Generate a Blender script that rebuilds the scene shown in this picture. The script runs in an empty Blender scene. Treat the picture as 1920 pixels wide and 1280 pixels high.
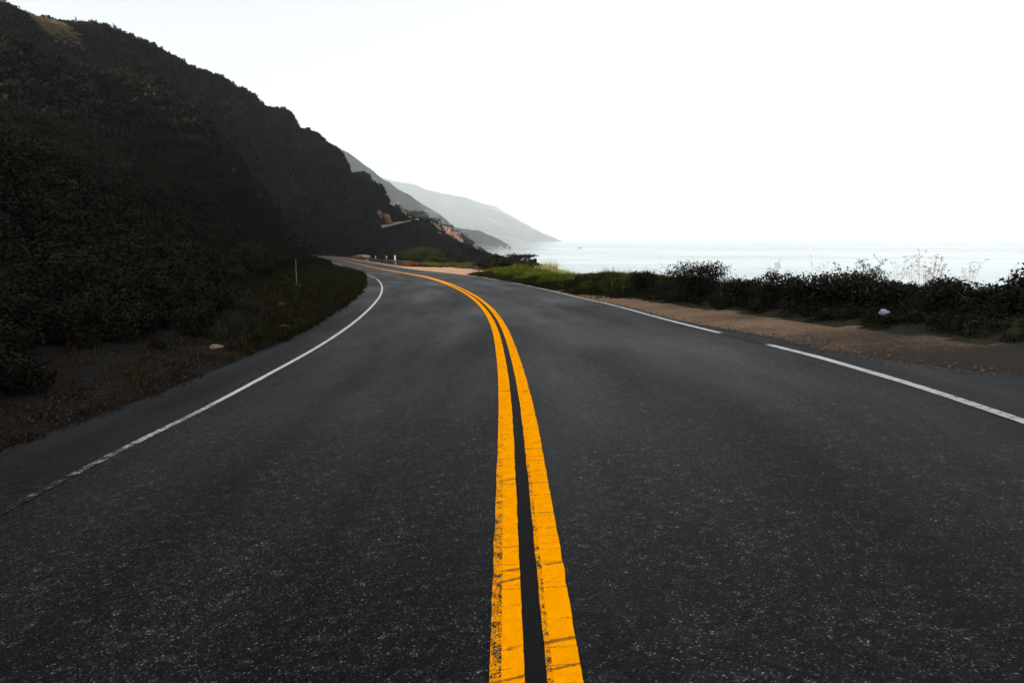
import bpy, math, random
import numpy as np

random.seed(7)
rng = np.random.default_rng(11)
scene = bpy.context.scene
col = scene.collection
R = math.radians

# ------------------------------------------------------------------ camera
EYE = 1.6
PITCH = math.atan(190.0 / 1280.0)
cam_data = bpy.data.cameras.new('camera')
cam_data.sensor_width = 36.0
cam_data.lens = 24.0
cam_data.clip_start = 0.05
cam_data.clip_end = 200000.0
cam = bpy.data.objects.new('camera', cam_data)
cam.location = (0, 0, EYE)
cam.rotation_euler = (R(90) - PITCH, 0, 0)
col.objects.link(cam)
scene.camera = cam

# ------------------------------------------------------------------ light
SUN_EL, SUN_AZ = R(20), R(-130)          # azimuth clockwise from the view axis (+Y)
SKY_STRENGTH, SUN_STRENGTH, EXPOSURE = 0.15, 3.2, 1.05
world = bpy.data.worlds.new('World')
scene.world = world
world.use_nodes = True
wn, wl = world.node_tree.nodes, world.node_tree.links
bg = wn['Background']
sky = wn.new('ShaderNodeTexSky')
sky.sky_type = 'NISHITA'
sky.sun_disc = False
sky.sun_elevation = SUN_EL
sky.sun_rotation = SUN_AZ
sky.altitude = 0.0
sky.air_density = 1.0
sky.dust_density = 4.0
sky.ozone_density = 1.0
hsv = wn.new('ShaderNodeHueSaturation')
hsv.inputs['Saturation'].default_value = 0.14
wl.new(sky.outputs[0], hsv.inputs['Color'])
wl.new(hsv.outputs[0], bg.inputs[0])
bg.inputs[1].default_value = SKY_STRENGTH
sun_data = bpy.data.lights.new('sun', 'SUN')
sun_data.energy = SUN_STRENGTH
sun_data.angle = R(0.6)
sun_data.color = (1.0, 0.86, 0.68)
sun = bpy.data.objects.new('sun', sun_data)
sun.rotation_euler = (R(90) - SUN_EL, 0, -SUN_AZ + R(180))
sun.location = (-40, -20, 60)
col.objects.link(sun)

scene.view_settings.view_transform = 'Standard'
scene.view_settings.look = 'None'
scene.view_settings.gamma = 1.0
scene.view_settings.use_curve_mapping = False
scene.view_settings.exposure = EXPOSURE
scene.cycles.max_bounces = 6
scene.cycles.diffuse_bounces = 3
scene.cycles.glossy_bounces = 2
scene.cycles.transmission_bounces = 2
scene.cycles.volume_bounces = 2
scene.cycles.transparent_max_bounces = 4
scene.cycles.use_denoising = True
scene.cycles.denoising_prefilter = 'NONE'

# ------------------------------------------------------------------ helpers
def tag(o, label=None, cat=None, group=None, kind=None):
    if label: o['label'] = label
    if cat: o['category'] = cat
    if group: o['group'] = group
    if kind: o['kind'] = kind
    return o

def empty(name, loc=(0, 0, 0), rz=0.0):
    o = bpy.data.objects.new(name, None)
    o.empty_display_size = 0.2
    o.location = loc
    o.rotation_euler = (0, 0, rz)
    col.objects.link(o)
    return o

def np_mesh(name, V, F, mat=None, smooth=False, uv=None):
    """V (n,3), F (m,k) arrays; uv (n,2) per vertex."""
    V = np.asarray(V, dtype=np.float32); F = np.asarray(F, dtype=np.int32)
    me = bpy.data.meshes.new(name)
    m, k = F.shape
    me.vertices.add(len(V)); me.vertices.foreach_set('co', V.ravel())
    me.loops.add(m * k); me.loops.foreach_set('vertex_index', F.ravel())
    me.polygons.add(m)
    me.polygons.foreach_set('loop_start', np.arange(0, m * k, k, dtype=np.int32))
    me.polygons.foreach_set('loop_total', np.full(m, k, dtype=np.int32))
    me.polygons.foreach_set('use_smooth', np.full(m, smooth, dtype=bool))
    if uv is not None:
        u = me.uv_layers.new(name='UVMap')
        u.data.foreach_set('uv', np.asarray(uv, dtype=np.float32)[F.ravel()].ravel())
    me.update(calc_edges=True)
    me.validate()
    if mat: me.materials.append(mat)
    return me

def obj(name, me, parent=None, loc=None, link=True):
    o = bpy.data.objects.new(name, me)
    if parent: o.parent = parent
    if loc is not None: o.location = loc
    if link: col.objects.link(o)
    return o

def grid_faces(nu, nv):
    i = np.arange(nu - 1)[:, None] * nv + np.arange(nv - 1)[None, :]
    i = i.ravel()
    return np.stack([i, i + nv, i + nv + 1, i + 1], 1)

def _hash(ix, iy, seed):
    n = (ix.astype(np.int64) * 374761393 + iy.astype(np.int64) * 668265263 + seed * 982451653) & 0xffffffff
    n = ((n ^ (n >> 13)) * 1274126177) & 0xffffffff
    return ((n ^ (n >> 16)) & 0xffff) / 65535.0

def vnoise(x, y, seed=0):
    ix, iy = np.floor(x), np.floor(y)
    fx, fy = x - ix, y - iy
    fx = fx * fx * (3 - 2 * fx); fy = fy * fy * (3 - 2 * fy)
    a, b = _hash(ix, iy, seed), _hash(ix + 1, iy, seed)
    c, d = _hash(ix, iy + 1, seed), _hash(ix + 1, iy + 1, seed)
    return (a * (1 - fx) + b * fx) * (1 - fy) + (c * (1 - fx) + d * fx) * fy

def fbm(x, y, scale, octv=4, seed=0):
    x = np.asarray(x, float) / scale; y = np.asarray(y, float) / scale
    r = np.zeros(np.broadcast(x, y).shape); amp = 1.0; tot = 0
    for o in range(octv):
        r = r + amp * (vnoise(x, y, seed + o) * 2 - 1); tot += amp
        x = x * 2.03 + 17.1; y = y * 2.03 - 9.3; amp *= 0.5
    return r / tot

def sstep(a, b, x):
    t = np.clip((np.asarray(x, float) - a) / (b - a), 0, 1)
    return t * t * (3 - 2 * t)

_c, _s = math.cos(PITCH), math.sin(PITCH)
def at(px, py, Y):
    """world point on the sight line through photo pixel (px, py) at distance Y along the view axis"""
    a, b = px - 960.0, 640.0 - py
    d = np.array([a, 1280 * _c + b * _s, -1280 * _s + b * _c]); d = d / d[1]
    return np.array([0, 0, EYE]) + d * Y
def project(P):
    x, y, z = P[0], P[1], P[2] - EYE
    d = y * _c - z * _s
    return 960 + 1280 * x / d, 640 - 1280 * (y * _s + z * _c) / d

# ------------------------------------------------------------------ materials
def new_mat(name):
    m = bpy.data.materials.new(name); m.use_nodes = True
    nt = m.node_tree
    return m, nt, nt.nodes, nt.links, nt.nodes['Principled BSDF']

def ramp(N, stops, interp='LINEAR'):
    r = N.new('ShaderNodeValToRGB'); r.color_ramp.interpolation = interp
    e = r.color_ramp.elements
    while len(e) < len(stops): e.new(0.5)
    for el, (p, c) in zip(e, stops):
        el.position = p
        el.color = (c[0], c[1], c[2], 1) if hasattr(c, '__len__') else (c, c, c, 1)
    return r

def noise_node(N, L, vec, scale, detail=3, rough=0.55):
    n = N.new('ShaderNodeTexNoise')
    n.inputs['Scale'].default_value = scale; n.inputs['Detail'].default_value = detail
    n.inputs['Roughness'].default_value = rough
    if vec is not None: L.new(vec, n.inputs['Vector'])
    return n

def mixc(N, L, fac, a, b, mode='MIX'):
    m = N.new('ShaderNodeMix'); m.data_type = 'RGBA'; m.blend_type = mode
    for sock, v in ((m.inputs[0], fac), (m.inputs[6], a), (m.inputs[7], b)):
        if hasattr(v, 'is_linked'): L.new(v, sock)
        elif hasattr(v, '__len__'): sock.default_value = (v[0], v[1], v[2], 1)
        else: sock.default_value = v
    return m.outputs[2]

def mathn(N, L, op, a, b=None, clamp=False):
    m = N.new('ShaderNodeMath'); m.operation = op; m.use_clamp = clamp
    for sock, v in ((m.inputs[0], a), (m.inputs[1], b)):
        if v is None: continue
        if hasattr(v, 'is_linked'): L.new(v, sock)
        else: sock.default_value = v
    return m.outputs[0]

def bump(N, L, height, strength, dist, bsdf, normal=None):
    b = N.new('ShaderNodeBump'); b.inputs['Strength'].default_value = strength
    b.inputs['Distance'].default_value = dist
    L.new(height, b.inputs['Height'])
    if normal is not None: L.new(normal, b.inputs['Normal'])
    if bsdf is not None: L.new(b.outputs[0], bsdf.inputs['Normal'])
    return b.outputs[0]

def asphalt_nodes(N, L, vec):
    """returns colour socket, height socket of worn chip-seal asphalt"""
    big = noise_node(N, L, vec, 0.35, 4)
    mid = noise_node(N, L, vec, 7.0, 6, 0.85)
    v = N.new('ShaderNodeTexVoronoi'); v.inputs['Scale'].default_value = 150.0
    L.new(vec, v.inputs['Vector'])
    sep = N.new('ShaderNodeSeparateColor'); L.new(v.outputs['Color'], sep.inputs[0])
    chips = ramp(N, [(0.0, (0.0035, 0.0035, 0.0040)), (0.55, (0.007, 0.007, 0.008)), (0.86, (0.014, 0.0142, 0.0155)),
                     (0.95, (0.038, 0.038, 0.039)), (1.0, (0.13, 0.127, 0.125))])
    L.new(sep.outputs[0], chips.inputs[0])
    v2 = N.new('ShaderNodeTexVoronoi'); v2.inputs['Scale'].default_value = 26.0
    L.new(vec, v2.inputs['Vector'])
    sep2 = N.new('ShaderNodeSeparateColor'); L.new(v2.outputs['Color'], sep2.inputs[0])
    r2 = ramp(N, [(0.0, 0.5), (0.75, 0.95), (0.9, 1.3), (1.0, 2.2)]); L.new(sep2.outputs[0], r2.inputs[0])
    c = mixc(N, L, 1.0, chips.outputs[0], r2.outputs[0], 'MULTIPLY')
    rb = ramp(N, [(0.3, 0.78), (0.7, 1.22)]); L.new(big.outputs[0], rb.inputs[0])
    rm = ramp(N, [(0.35, 0.55), (0.65, 1.35)]); L.new(mid.outputs[0], rm.inputs[0])
    c = mixc(N, L, 1.0, c, rb.outputs[0], 'MULTIPLY')
    c = mixc(N, L, 1.0, c, rm.outputs[0], 'MULTIPLY')
    h = mathn(N, L, 'SUBTRACT', 1.0, v.outputs['Distance'])
    return c, h

def big_noise(N, L, uv):
    mp = N.new('ShaderNodeMapping'); mp.inputs['Scale'].default_value = (0.12, 0.6, 1); L.new(uv.outputs[0], mp.inputs[0])
    return noise_node(N, L, mp.outputs[0], 1.0, 4).outputs[0]

def make_asphalt():
    m, nt, N, L, B = new_mat('asphalt')
    tc = N.new('ShaderNodeTexCoord')
    c, h = asphalt_nodes(N, L, tc.outputs['Object'])
    # dark sealed joints and long stains along the lanes
    uv = N.new('ShaderNodeUVMap')
    mp = N.new('ShaderNodeMapping'); mp.inputs['Scale'].default_value = (0.05, 1.2, 1); L.new(uv.outputs[0], mp.inputs[0])
    st = noise_node(N, L, mp.outputs[0], 1.0, 3)
    rs = ramp(N, [(0.35, 0.72), (0.6, 1.12)]); L.new(st.outputs[0], rs.inputs[0])
    c = mixc(N, L, 1.0, c, rs.outputs[0], 'MULTIPLY')
    # wheel paths worn pale, oil-dark lane middles; fading light painted as dark outer edges (v of the UV map is metres from the centre line)
    su = N.new('ShaderNodeSeparateXYZ'); L.new(uv.outputs[0], su.inputs[0])
    wobble = mathn(N, L, 'MULTIPLY', mathn(N, L, 'SUBTRACT', big_noise(N, L, uv), 0.5), 0.9)
    mr = N.new('ShaderNodeMapRange'); L.new(mathn(N, L, 'ADD', su.outputs[1], wobble), mr.inputs[0])
    mr.inputs[1].default_value = -6.0; mr.inputs[2].default_value = 6.0
    f = lambda o: (o + 6) / 12
    ln = ramp(N, [(f(-5.2), 0.55), (f(-4.0), 0.7), (f(-3.0), 1.12), (f(-2.2), 1.0), (f(-1.3), 1.25), (f(-0.3), 0.85), (f(0.9), 1.1), (f(1.8), 0.85), (f(2.7), 0.95), (f(3.6), 0.65), (f(5.0), 0.5)])
    L.new(mr.outputs[0], ln.inputs[0])
    c = mixc(N, L, 1.0, c, ln.outputs[0], 'MULTIPLY')
    L.new(c, B.inputs['Base Color'])
    rg = ramp(N, [(0.3, 0.43), (0.7, 0.66)]); L.new(big_noise(N, L, uv), rg.inputs[0]); L.new(rg.outputs[0], B.inputs['Roughness'])
    B.inputs['Specular IOR Level'].default_value = 0.05
    bump(N, L, h, 0.45, 0.004, B)
    return m

def make_paint(name, base, dirt, wear_lo, wear_hi, double=False):
    """road paint on asphalt; the 'wear' attribute says how much has gone"""
    m, nt, N, L, B = new_mat(name)
    tc = N.new('ShaderNodeTexCoord'); vec = tc.outputs['Object']
    uv = N.new('ShaderNodeUVMap')
    asp, h = asphalt_nodes(N, L, vec)
    wa = N.new('ShaderNodeAttribute'); wa.attribute_name = 'wear'
    fine = noise_node(N, L, vec, 120.0, 3, 0.7)
    mid = noise_node(N, L, vec, 14.0, 4, 0.65)
    w = mathn(N, L, 'ADD', mathn(N, L, 'MULTIPLY', fine.outputs[0], 0.55), mathn(N, L, 'MULTIPLY', mid.outputs[0], 0.45))
    # cracks straight across the line, uneven in spacing
    mp = N.new('ShaderNodeMapping'); mp.inputs['Scale'].default_value = (8.0, 0.35, 1); L.new(uv.outputs[0], mp.inputs[0])
    wob = noise_node(N, L, uv.outputs[0], 45.0, 3)
    va = N.new('ShaderNodeVectorMath'); va.operation = 'MULTIPLY_ADD'
    L.new(wob.outputs['Color'], va.inputs[0]); va.inputs[1].default_value = (0.22, 0.0, 0); L.new(mp.outputs[0], va.inputs[2])
    vo = N.new('ShaderNodeTexVoronoi'); vo.feature = 'DISTANCE_TO_EDGE'; vo.inputs['Scale'].default_value = 1.0
    L.new(va.outputs[0], vo.inputs['Vector'])
    cr = ramp(N, [(0.0, 1.0), (0.007, 1.0), (0.016, 0.0)]); L.new(vo.outputs[0], cr.inputs[0])
    crn = noise_node(N, L, uv.outputs[0], 7.0, 2); crr = ramp(N, [(0.42, 0.0), (0.5, 1.0)]); L.new(crn.outputs[0], crr.inputs[0])
    crack = mathn(N, L, 'MULTIPLY', cr.outputs[0], crr.outputs[0])
    sepu = N.new('ShaderNodeSeparateXYZ'); L.new(uv.outputs[0], sepu.inputs[0])
    lim = mathn(N, L, 'SUBTRACT', 1.0, wa.outputs['Fac'])
    gone = N.new('ShaderNodeMapRange'); L.new(w, gone.inputs[0])
    L.new(mathn(N, L, 'SUBTRACT', lim, 0.05), gone.inputs[1]); L.new(mathn(N, L, 'ADD', lim, 0.03), gone.inputs[2])
    fac = mathn(N, L, 'MAXIMUM', gone.outputs[0], mathn(N, L, 'MULTIPLY', crack, 0.7), clamp=True)
    tint = ramp(N, [(0.3, dirt), (0.62, base)]); L.new(mid.outputs[0], tint.inputs[0])
    c = mixc(N, L, fac, tint.outputs[0], asp)
    L.new(c, B.inputs['Base Color'])
    B.inputs['Roughness'].default_value = 0.8
    B.inputs['Specular IOR Level'].default_value = 0.05
    L.new(mathn(N, L, 'MULTIPLY', fac, 0.06), B.inputs['Specular IOR Level']); L.new(mathn(N, L, 'SUBTRACT', 0.8, mathn(N, L, 'MULTIPLY', fac, 0.14)), B.inputs['Roughness'])
    bump(N, L, mathn(N, L, 'SUBTRACT', h, mathn(N, L, 'MULTIPLY', fac, 0.6)), 0.4, 0.003, B)
    return m

def make_soil(name, c1, c2, c3, scale=1.0, bumpd=0.03, rough=0.95, near_shade=None):
    m, nt, N, L, B = new_mat(name)
    tc = N.new('ShaderNodeTexCoord'); vec = tc.outputs['Object']
    a = noise_node(N, L, vec, 0.6 * scale, 5, 0.6); b = noise_node(N, L, vec, 12 * scale, 4, 0.7); d = noise_node(N, L, vec, 70 * scale, 2, 0.7)
    r1 = ramp(N, [(0.35, c1), (0.65, c2)]); L.new(a.outputs[0], r1.inputs[0])
    r2 = ramp(N, [(0.42, 0.0), (0.7, 1.0)]); L.new(b.outputs[0], r2.inputs[0])
    c = mixc(N, L, r2.outputs[0], r1.outputs[0], c3)
    r3 = ramp(N, [(0.3, 0.55), (0.7, 1.35)]); L.new(d.outputs[0], r3.inputs[0])
    c = mixc(N, L, 1.0, c, r3.outputs[0], 'MULTIPLY')
    if near_shade:                       # dark speckle painted in as shade, as much as the attribute says
        ga = N.new('ShaderNodeAttribute'); ga.attribute_name = 'near_shade'
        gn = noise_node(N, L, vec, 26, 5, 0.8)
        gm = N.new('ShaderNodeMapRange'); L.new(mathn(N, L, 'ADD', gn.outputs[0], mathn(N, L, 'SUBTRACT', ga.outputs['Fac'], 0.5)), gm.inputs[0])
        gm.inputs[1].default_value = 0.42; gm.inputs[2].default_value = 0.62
        c = mixc(N, L, gm.outputs[0], c, near_shade)
    L.new(c, B.inputs['Base Color']); B.inputs['Roughness'].default_value = rough
    B.inputs['Specular IOR Level'].default_value = 0.1
    hh = mathn(N, L, 'ADD', b.outputs[0], mathn(N, L, 'MULTIPLY', d.outputs[0], 0.4))
    bump(N, L, hh, 0.8, bumpd, B)
    return m

def make_leaf(name, c1, c2, c3=None, trans=0.25, rough=0.6):
    m, nt, N, L, B = new_mat(name)
    geo = N.new('ShaderNodeNewGeometry'); oi = N.new('ShaderNodeObjectInfo')
    r = ramp(N, [(0.0, c1), (0.75, c2), (1.0, c3 or c2)]); L.new(geo.outputs['Random Per Island'], r.inputs[0])
    r2 = ramp(N, [(0.0, 0.65), (0.85, 1.15), (1.0, 1.7)]); L.new(oi.outputs['Random'], r2.inputs[0])
    c = mixc(N, L, 1.0, r.outputs[0], r2.outputs[0], 'MULTIPLY')
    L.new(c, B.inputs['Base Color']); B.inputs['Roughness'].default_value = rough
    B.inputs['Specular IOR Level'].default_value = 0.04
    t = N.new('ShaderNodeBsdfTranslucent'); L.new(c, t.inputs[0])
    mx = N.new('ShaderNodeMixShader'); mx.inputs[0].default_value = trans
    L.new(B.outputs[0], mx.inputs[1]); L.new(t.outputs[0], mx.inputs[2])
    L.new(mx.outputs[0], N['Material Output'].inputs[0])
    return m

def make_plain(name, c, rough=0.6, metal=0.0, var=0.25, scale=8.0, bumpd=0.003):
    m, nt, N, L, B = new_mat(name)
    tc = N.new('ShaderNodeTexCoord')
    n = noise_node(N, L, tc.outputs['Object'], scale, 4, 0.65)
    lo = [v * (1 - var) for v in c]; hi = [min(1, v * (1 + var)) for v in c]
    r = ramp(N, [(0.3, lo), (0.7, hi)]); L.new(n.outputs[0], r.inputs[0])
    L.new(r.outputs[0], B.inputs['Base Color']); B.inputs['Roughness'].default_value = rough
    B.inputs['Metallic'].default_value = metal
    bump(N, L, n.outputs[0], 0.5, bumpd, B)
    return m

def make_far(name, veg1, veg2, bare, bare_amt, scale, rock=None, rock_z=None):
    """far slope: scrub with bare grassy patches, cliffs near the water"""
    m, nt, N, L, B = new_mat(name)
    tc = N.new('ShaderNodeTexCoord'); vec = tc.outputs['Object']
    a = noise_node(N, L, vec, 1.6 / scale, 8, 0.66); b = noise_node(N, L, vec, 22.0 / scale, 6, 0.85)
    r1 = ramp(N, [(0.35, veg1), (0.65, veg2)]); L.new(b.outputs[0], r1.inputs[0])
    r2 = ramp(N, [(bare_amt, 0.0), (bare_amt + 0.09, 1.0)])
    L.new(mathn(N, L, 'ADD', mathn(N, L, 'MULTIPLY', a.outputs[0], 0.7), mathn(N, L, 'MULTIPLY', b.outputs[0], 0.3)), r2.inputs[0])
    c = mixc(N, L, r2.outputs[0], r1.outputs[0], bare)
    if rock:
        sx = N.new('ShaderNodeSeparateXYZ'); L.new(vec, sx.inputs[0])
        zz = mathn(N, L, 'ADD', sx.outputs[2], mathn(N, L, 'MULTIPLY', a.outputs[0], rock_z[1] * 0.9))
        mr = N.new('ShaderNodeMapRange'); L.new(zz, mr.inputs[0])
        mr.inputs[1].default_value = rock_z[0] + rock_z[1]; mr.inputs[2].default_value = rock_z[0]
        rk = ramp(N, [(0.3, [v * 0.6 for v in rock]), (0.7, rock)]); L.new(b.outputs[0], rk.inputs[0])
        c = mixc(N, L, mr.outputs[0], c, rk.outputs[0])
    L.new(c, B.inputs['Base Color']); B.inputs['Roughness'].default_value = 1.0
    B.inputs['Specular IOR Level'].default_value = 0.0
    bump(N, L, b.outputs[0], 0.9, scale * 0.05, B)
    return m

M = {}
M['asphalt'] = make_asphalt()
M['yellow'] = make_paint('yellow_paint', (1.0, 0.365, 0.0), (0.90, 0.30, 0.0), 0, 0)
M['white'] = make_paint('white_paint', (0.62, 0.62, 0.61), (0.42, 0.42, 0.41), 0, 0)
M['dirt'] = make_soil('shoulder_dirt', (0.17, 0.105, 0.062), (0.25, 0.16, 0.10), (0.10, 0.062, 0.038), 1.0, 0.012, near_shade=(0.026, 0.020, 0.016))
M['turnout'] = make_soil('turnout_dirt', (0.42, 0.25, 0.145), (0.50, 0.30, 0.18), (0.30, 0.17, 0.095), 0.4, 0.05)
M['litter'] = make_soil('leaf_litter', (0.0075, 0.007, 0.006), (0.012, 0.009, 0.007), (0.006, 0.0055, 0.005), 1.2, 0.06)
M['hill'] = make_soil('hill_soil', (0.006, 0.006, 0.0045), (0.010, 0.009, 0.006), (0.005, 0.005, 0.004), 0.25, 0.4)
M['berm'] = make_soil('berm_soil', (0.022, 0.020, 0.012), (0.030, 0.030, 0.014), (0.014, 0.013, 0.008), 1.0, 0.05)
M['leaf_dark'] = make_leaf('dark_scrub_leaf', (0.0075, 0.008, 0.006), (0.0125, 0.0135, 0.008), (0.024, 0.023, 0.011), 0.12)
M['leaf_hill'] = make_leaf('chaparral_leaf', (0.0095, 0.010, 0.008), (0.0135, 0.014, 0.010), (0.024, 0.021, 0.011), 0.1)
M['leaf_green'] = make_leaf('green_leaf', (0.010, 0.015, 0.005), (0.026, 0.036, 0.009), (0.085, 0.10, 0.022), 0.2)
M['leaf_rust'] = make_leaf('rust_leaf', (0.06, 0.022, 0.010), (0.16, 0.055, 0.02), (0.22, 0.09, 0.03), 0.25)
M['leaf_yellow'] = make_leaf('yellow_leaf', (0.16, 0.14, 0.03), (0.42, 0.36, 0.06), (0.55, 0.46, 0.10), 0.3)
M['leaf_grey'] = make_leaf('grey_pine_leaf', (0.03, 0.04, 0.035), (0.07, 0.085, 0.075), None, 0.2)
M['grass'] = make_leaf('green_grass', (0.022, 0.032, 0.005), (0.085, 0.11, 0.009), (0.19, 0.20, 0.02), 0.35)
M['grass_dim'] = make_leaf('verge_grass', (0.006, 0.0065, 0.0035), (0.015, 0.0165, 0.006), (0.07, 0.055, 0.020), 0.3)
M['straw'] = make_leaf('dry_straw', (0.20, 0.13, 0.06), (0.42, 0.31, 0.16), (0.55, 0.44, 0.27), 0.4)
M['straw_dim'] = make_leaf('dim_straw', (0.016, 0.010, 0.005), (0.045, 0.025, 0.011), (0.14, 0.085, 0.035), 0.3)
M['pampas'] = make_leaf('pampas_blade', (0.20, 0.20, 0.07), (0.42, 0.40, 0.17), (0.60, 0.56, 0.32), 0.4)
M['bark'] = make_plain('bark', (0.03, 0.022, 0.016), 0.9, 0, 0.4, 20, 0.01)
M['steel'] = make_plain('weathered_steel', (0.045, 0.044, 0.042), 0.55, 0.3, 0.35, 6)
M['wood'] = make_plain('weathered_wood_post', (0.05, 0.042, 0.034), 0.85, 0, 0.35, 12)
M['whitepost'] = make_plain('white_marker_plastic', (0.82, 0.81, 0.77), 0.5, 0, 0.06, 6)
M['stake'] = make_plain('galvanised_stake', (0.20, 0.20, 0.16), 0.6, 0.2, 0.3, 9)
M['rock_orange'] = make_plain('orange_sandstone', (0.21, 0.092, 0.040), 0.9, 0, 0.8, 0.5, 0.8)
M['rock_tan'] = make_plain('tan_sandstone', (0.25, 0.165, 0.09), 0.9, 0, 0.75, 0.6, 0.6)
M['rock_pink'] = make_plain('pink_cliff_rock', (0.155, 0.085, 0.068), 0.9, 0, 0.8, 0.25, 2.5)
M['rock_dark'] = make_plain('dark_sea_rock', (0.05, 0.048, 0.045), 0.9, 0, 0.4, 0.2, 0.5)
M['rock_small'] = make_plain('roadside_stone', (0.17, 0.105, 0.07), 0.9, 0, 0.4, 9.0, 0.02)
M['wall'] = make_plain('tan_wall', (0.26, 0.155, 0.105), 0.9, 0, 0.35, 1.0, 0.05)
M['pale'] = make_plain('pale_plastic', (0.20, 0.22, 0.28), 0.5, 0, 0.15, 20, 0.01)

# ------------------------------------------------------------------ road alignment
PIX = [(1008, 1280), (992, 1100), (979, 920), (973, 800), (960, 700), (940, 620), (922, 585), (893, 558), (860, 540),
       (825, 526), (790, 517), (750, 510.5), (720, 506), (690, 499), (665, 493.5), (645, 489), (630, 485.5)]
SCL_S = [0, 4.7, 8, 12, 17, 22, 26, 30, 34, 41, 49, 60]
SCL_K = [1, 1, 1.194, 1.24, 1.366, 1.5, 1.62, 1.739, 1.978, 2.514, 2.873, 3.525]
pts = []
for (px, py) in PIX:
    d = at(px, py, 1.0) - np.array([0, 0, EYE]); t = -EYE / d[2]
    P = d * t; pts.append(P)
pts = np.array(pts)
sf = np.r_[0, np.cumsum(np.hypot(np.diff(pts[:, 0]), np.diff(pts[:, 1])))]
kk = np.interp(sf, SCL_S, SCL_K)
pts = pts * kk[:, None]; pts[:, 2] += EYE
# behind the camera, and round the bend out of sight
back = np.array([[0.35, -45, 1.0], [0.22, -20, 0.35], [0.12, -6, 0.02]])
fw = pts[-1]
ahead = []
ang = math.atan2(pts[-1, 0] - pts[-2, 0], pts[-1, 1] - pts[-2, 1]); P = fw.copy()
for i in range(9):
    ang -= R(9); P = P + np.array([math.sin(ang) * 10, math.cos(ang) * 10, 0.05]); ahead.append(P.copy())
ctrl = np.vstack([back, pts, np.array(ahead)])
tt = np.r_[0, np.cumsum(np.hypot(np.diff(ctrl[:, 0]), np.diff(ctrl[:, 1])))]
# resample and smooth
SS = np.arange(0, tt[-1], 0.5)
raw = np.stack([np.interp(SS, tt, ctrl[:, i]) for i in range(3)], 1)
def smooth(a, wfun):
    out = a.copy(); n = len(a)
    cs = np.vstack([np.zeros((1, a.shape[1])), np.cumsum(a, 0)])
    for i in range(n):
        w = min(wfun(a[i, 1]), i, n - 1 - i)
        out[i] = (cs[i + w + 1] - cs[i - w]) / (2 * w + 1)
    return out
wf = lambda y: int(np.interp(y, [-10, 3, 10, 30, 80, 200, 300], [6, 2, 4, 8, 16, 24, 20]))
cl = smooth(smooth(raw, wf), wf)
CS = np.r_[0, np.cumsum(np.hypot(np.diff(cl[:, 0]), np.diff(cl[:, 1])))]
CAM_S = float(np.interp(0, cl[:, 1], CS))           # arc length abreast of the camera
TG = np.gradient(cl[:, :2], axis=0); TG /= np.hypot(TG[:, 0], TG[:, 1])[:, None]
S_END = CS[-1] - CAM_S - 3
BANK_S, BANK_V = [0, 8, 15, 25, 40, 70, 120], [0.083, 0.083, 0.054, 0.018, 0.011, -0.008, -0.012]
def frame(s):
    s = np.asarray(s, float) + CAM_S
    x, y, z = (np.interp(s, CS, cl[:, i]) for i in range(3))
    tx, ty = np.interp(s, CS, TG[:, 0]), np.interp(s, CS, TG[:, 1])
    return x, y, z, tx, ty
def bank_z(s, o):
    return np.interp(s, BANK_S, BANK_V) * np.clip(o, -6.5, 6.5)
def pos(s, o, dz=0.0):
    x, y, z, tx, ty = frame(s)
    return np.stack(np.broadcast_arrays(x + ty * o, y - tx * o, z + bank_z(s, o) + dz), -1)
def so_of(x, y):
    """arc length from the camera and lateral offset of ground points (arrays)"""
    x = np.atleast_1d(np.asarray(x, float)); y = np.atleast_1d(np.asarray(y, float))
    st = 8; c = cl[::st, :2]; idx = np.empty(len(x), int)
    for a in range(0, len(x), 4000):
        b = slice(a, a + 4000)
        idx[b] = ((x[b, None] - c[None, :, 0]) ** 2 + (y[b, None] - c[None, :, 1]) ** 2).argmin(1)
    idx *= st
    dx, dy = x - cl[idx, 0], y - cl[idx, 1]
    return CS[idx] - CAM_S + dx * TG[idx, 0] + dy * TG[idx, 1], dx * TG[idx, 1] - dy * TG[idx, 0]

# ------------------------------------------------------------------ road
def svals(a, b):
    out = [a]
    while out[-1] < b:
        s = abs(out[-1]); out.append(out[-1] + np.interp(s, [0, 10, 40, 120, 300], [0.25, 0.35, 0.8, 2.0, 3.0]))
    return np.array(out)
S = svals(-30, S_END - 1)
edgeL = np.interp(S, [-30, 5, 10, 16, 45, 60, 90, 160], [-5.4, -5.2, -4.9, -4.65, -4.58, -3.92, -4.1, -4.3]) + 0.10 * fbm(S, S * 0, 1.3, 4, 3)
edgeR = np.interp(S, [-30, 4, 6, 7.2, 11, 15, 60], [5.4, 5.1, 4.7, 4.15, 4.1, 3.88, 3.88]) + 0.10 * fbm(S, S * 0 + 5, 0.9, 4, 9)
OFF = np.linspace(0, 1, 15)
O = edgeL[:, None] + (edgeR - edgeL)[:, None] * OFF[None, :]
V = pos(S[:, None], O)
V[..., 2] += 0.006 * fbm(V[..., 0], V[..., 1], 3.0, 3, 21)
road = obj('road', np_mesh('road', V.reshape(-1, 3), grid_faces(len(S), len(OFF)), M['asphalt'], True,
           np.stack([np.broadcast_to(S[:, None], O.shape), O], -1).reshape(-1, 2)))
tag(road, 'dark asphalt two-lane coastal road curving left ahead', kind='structure')

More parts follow.
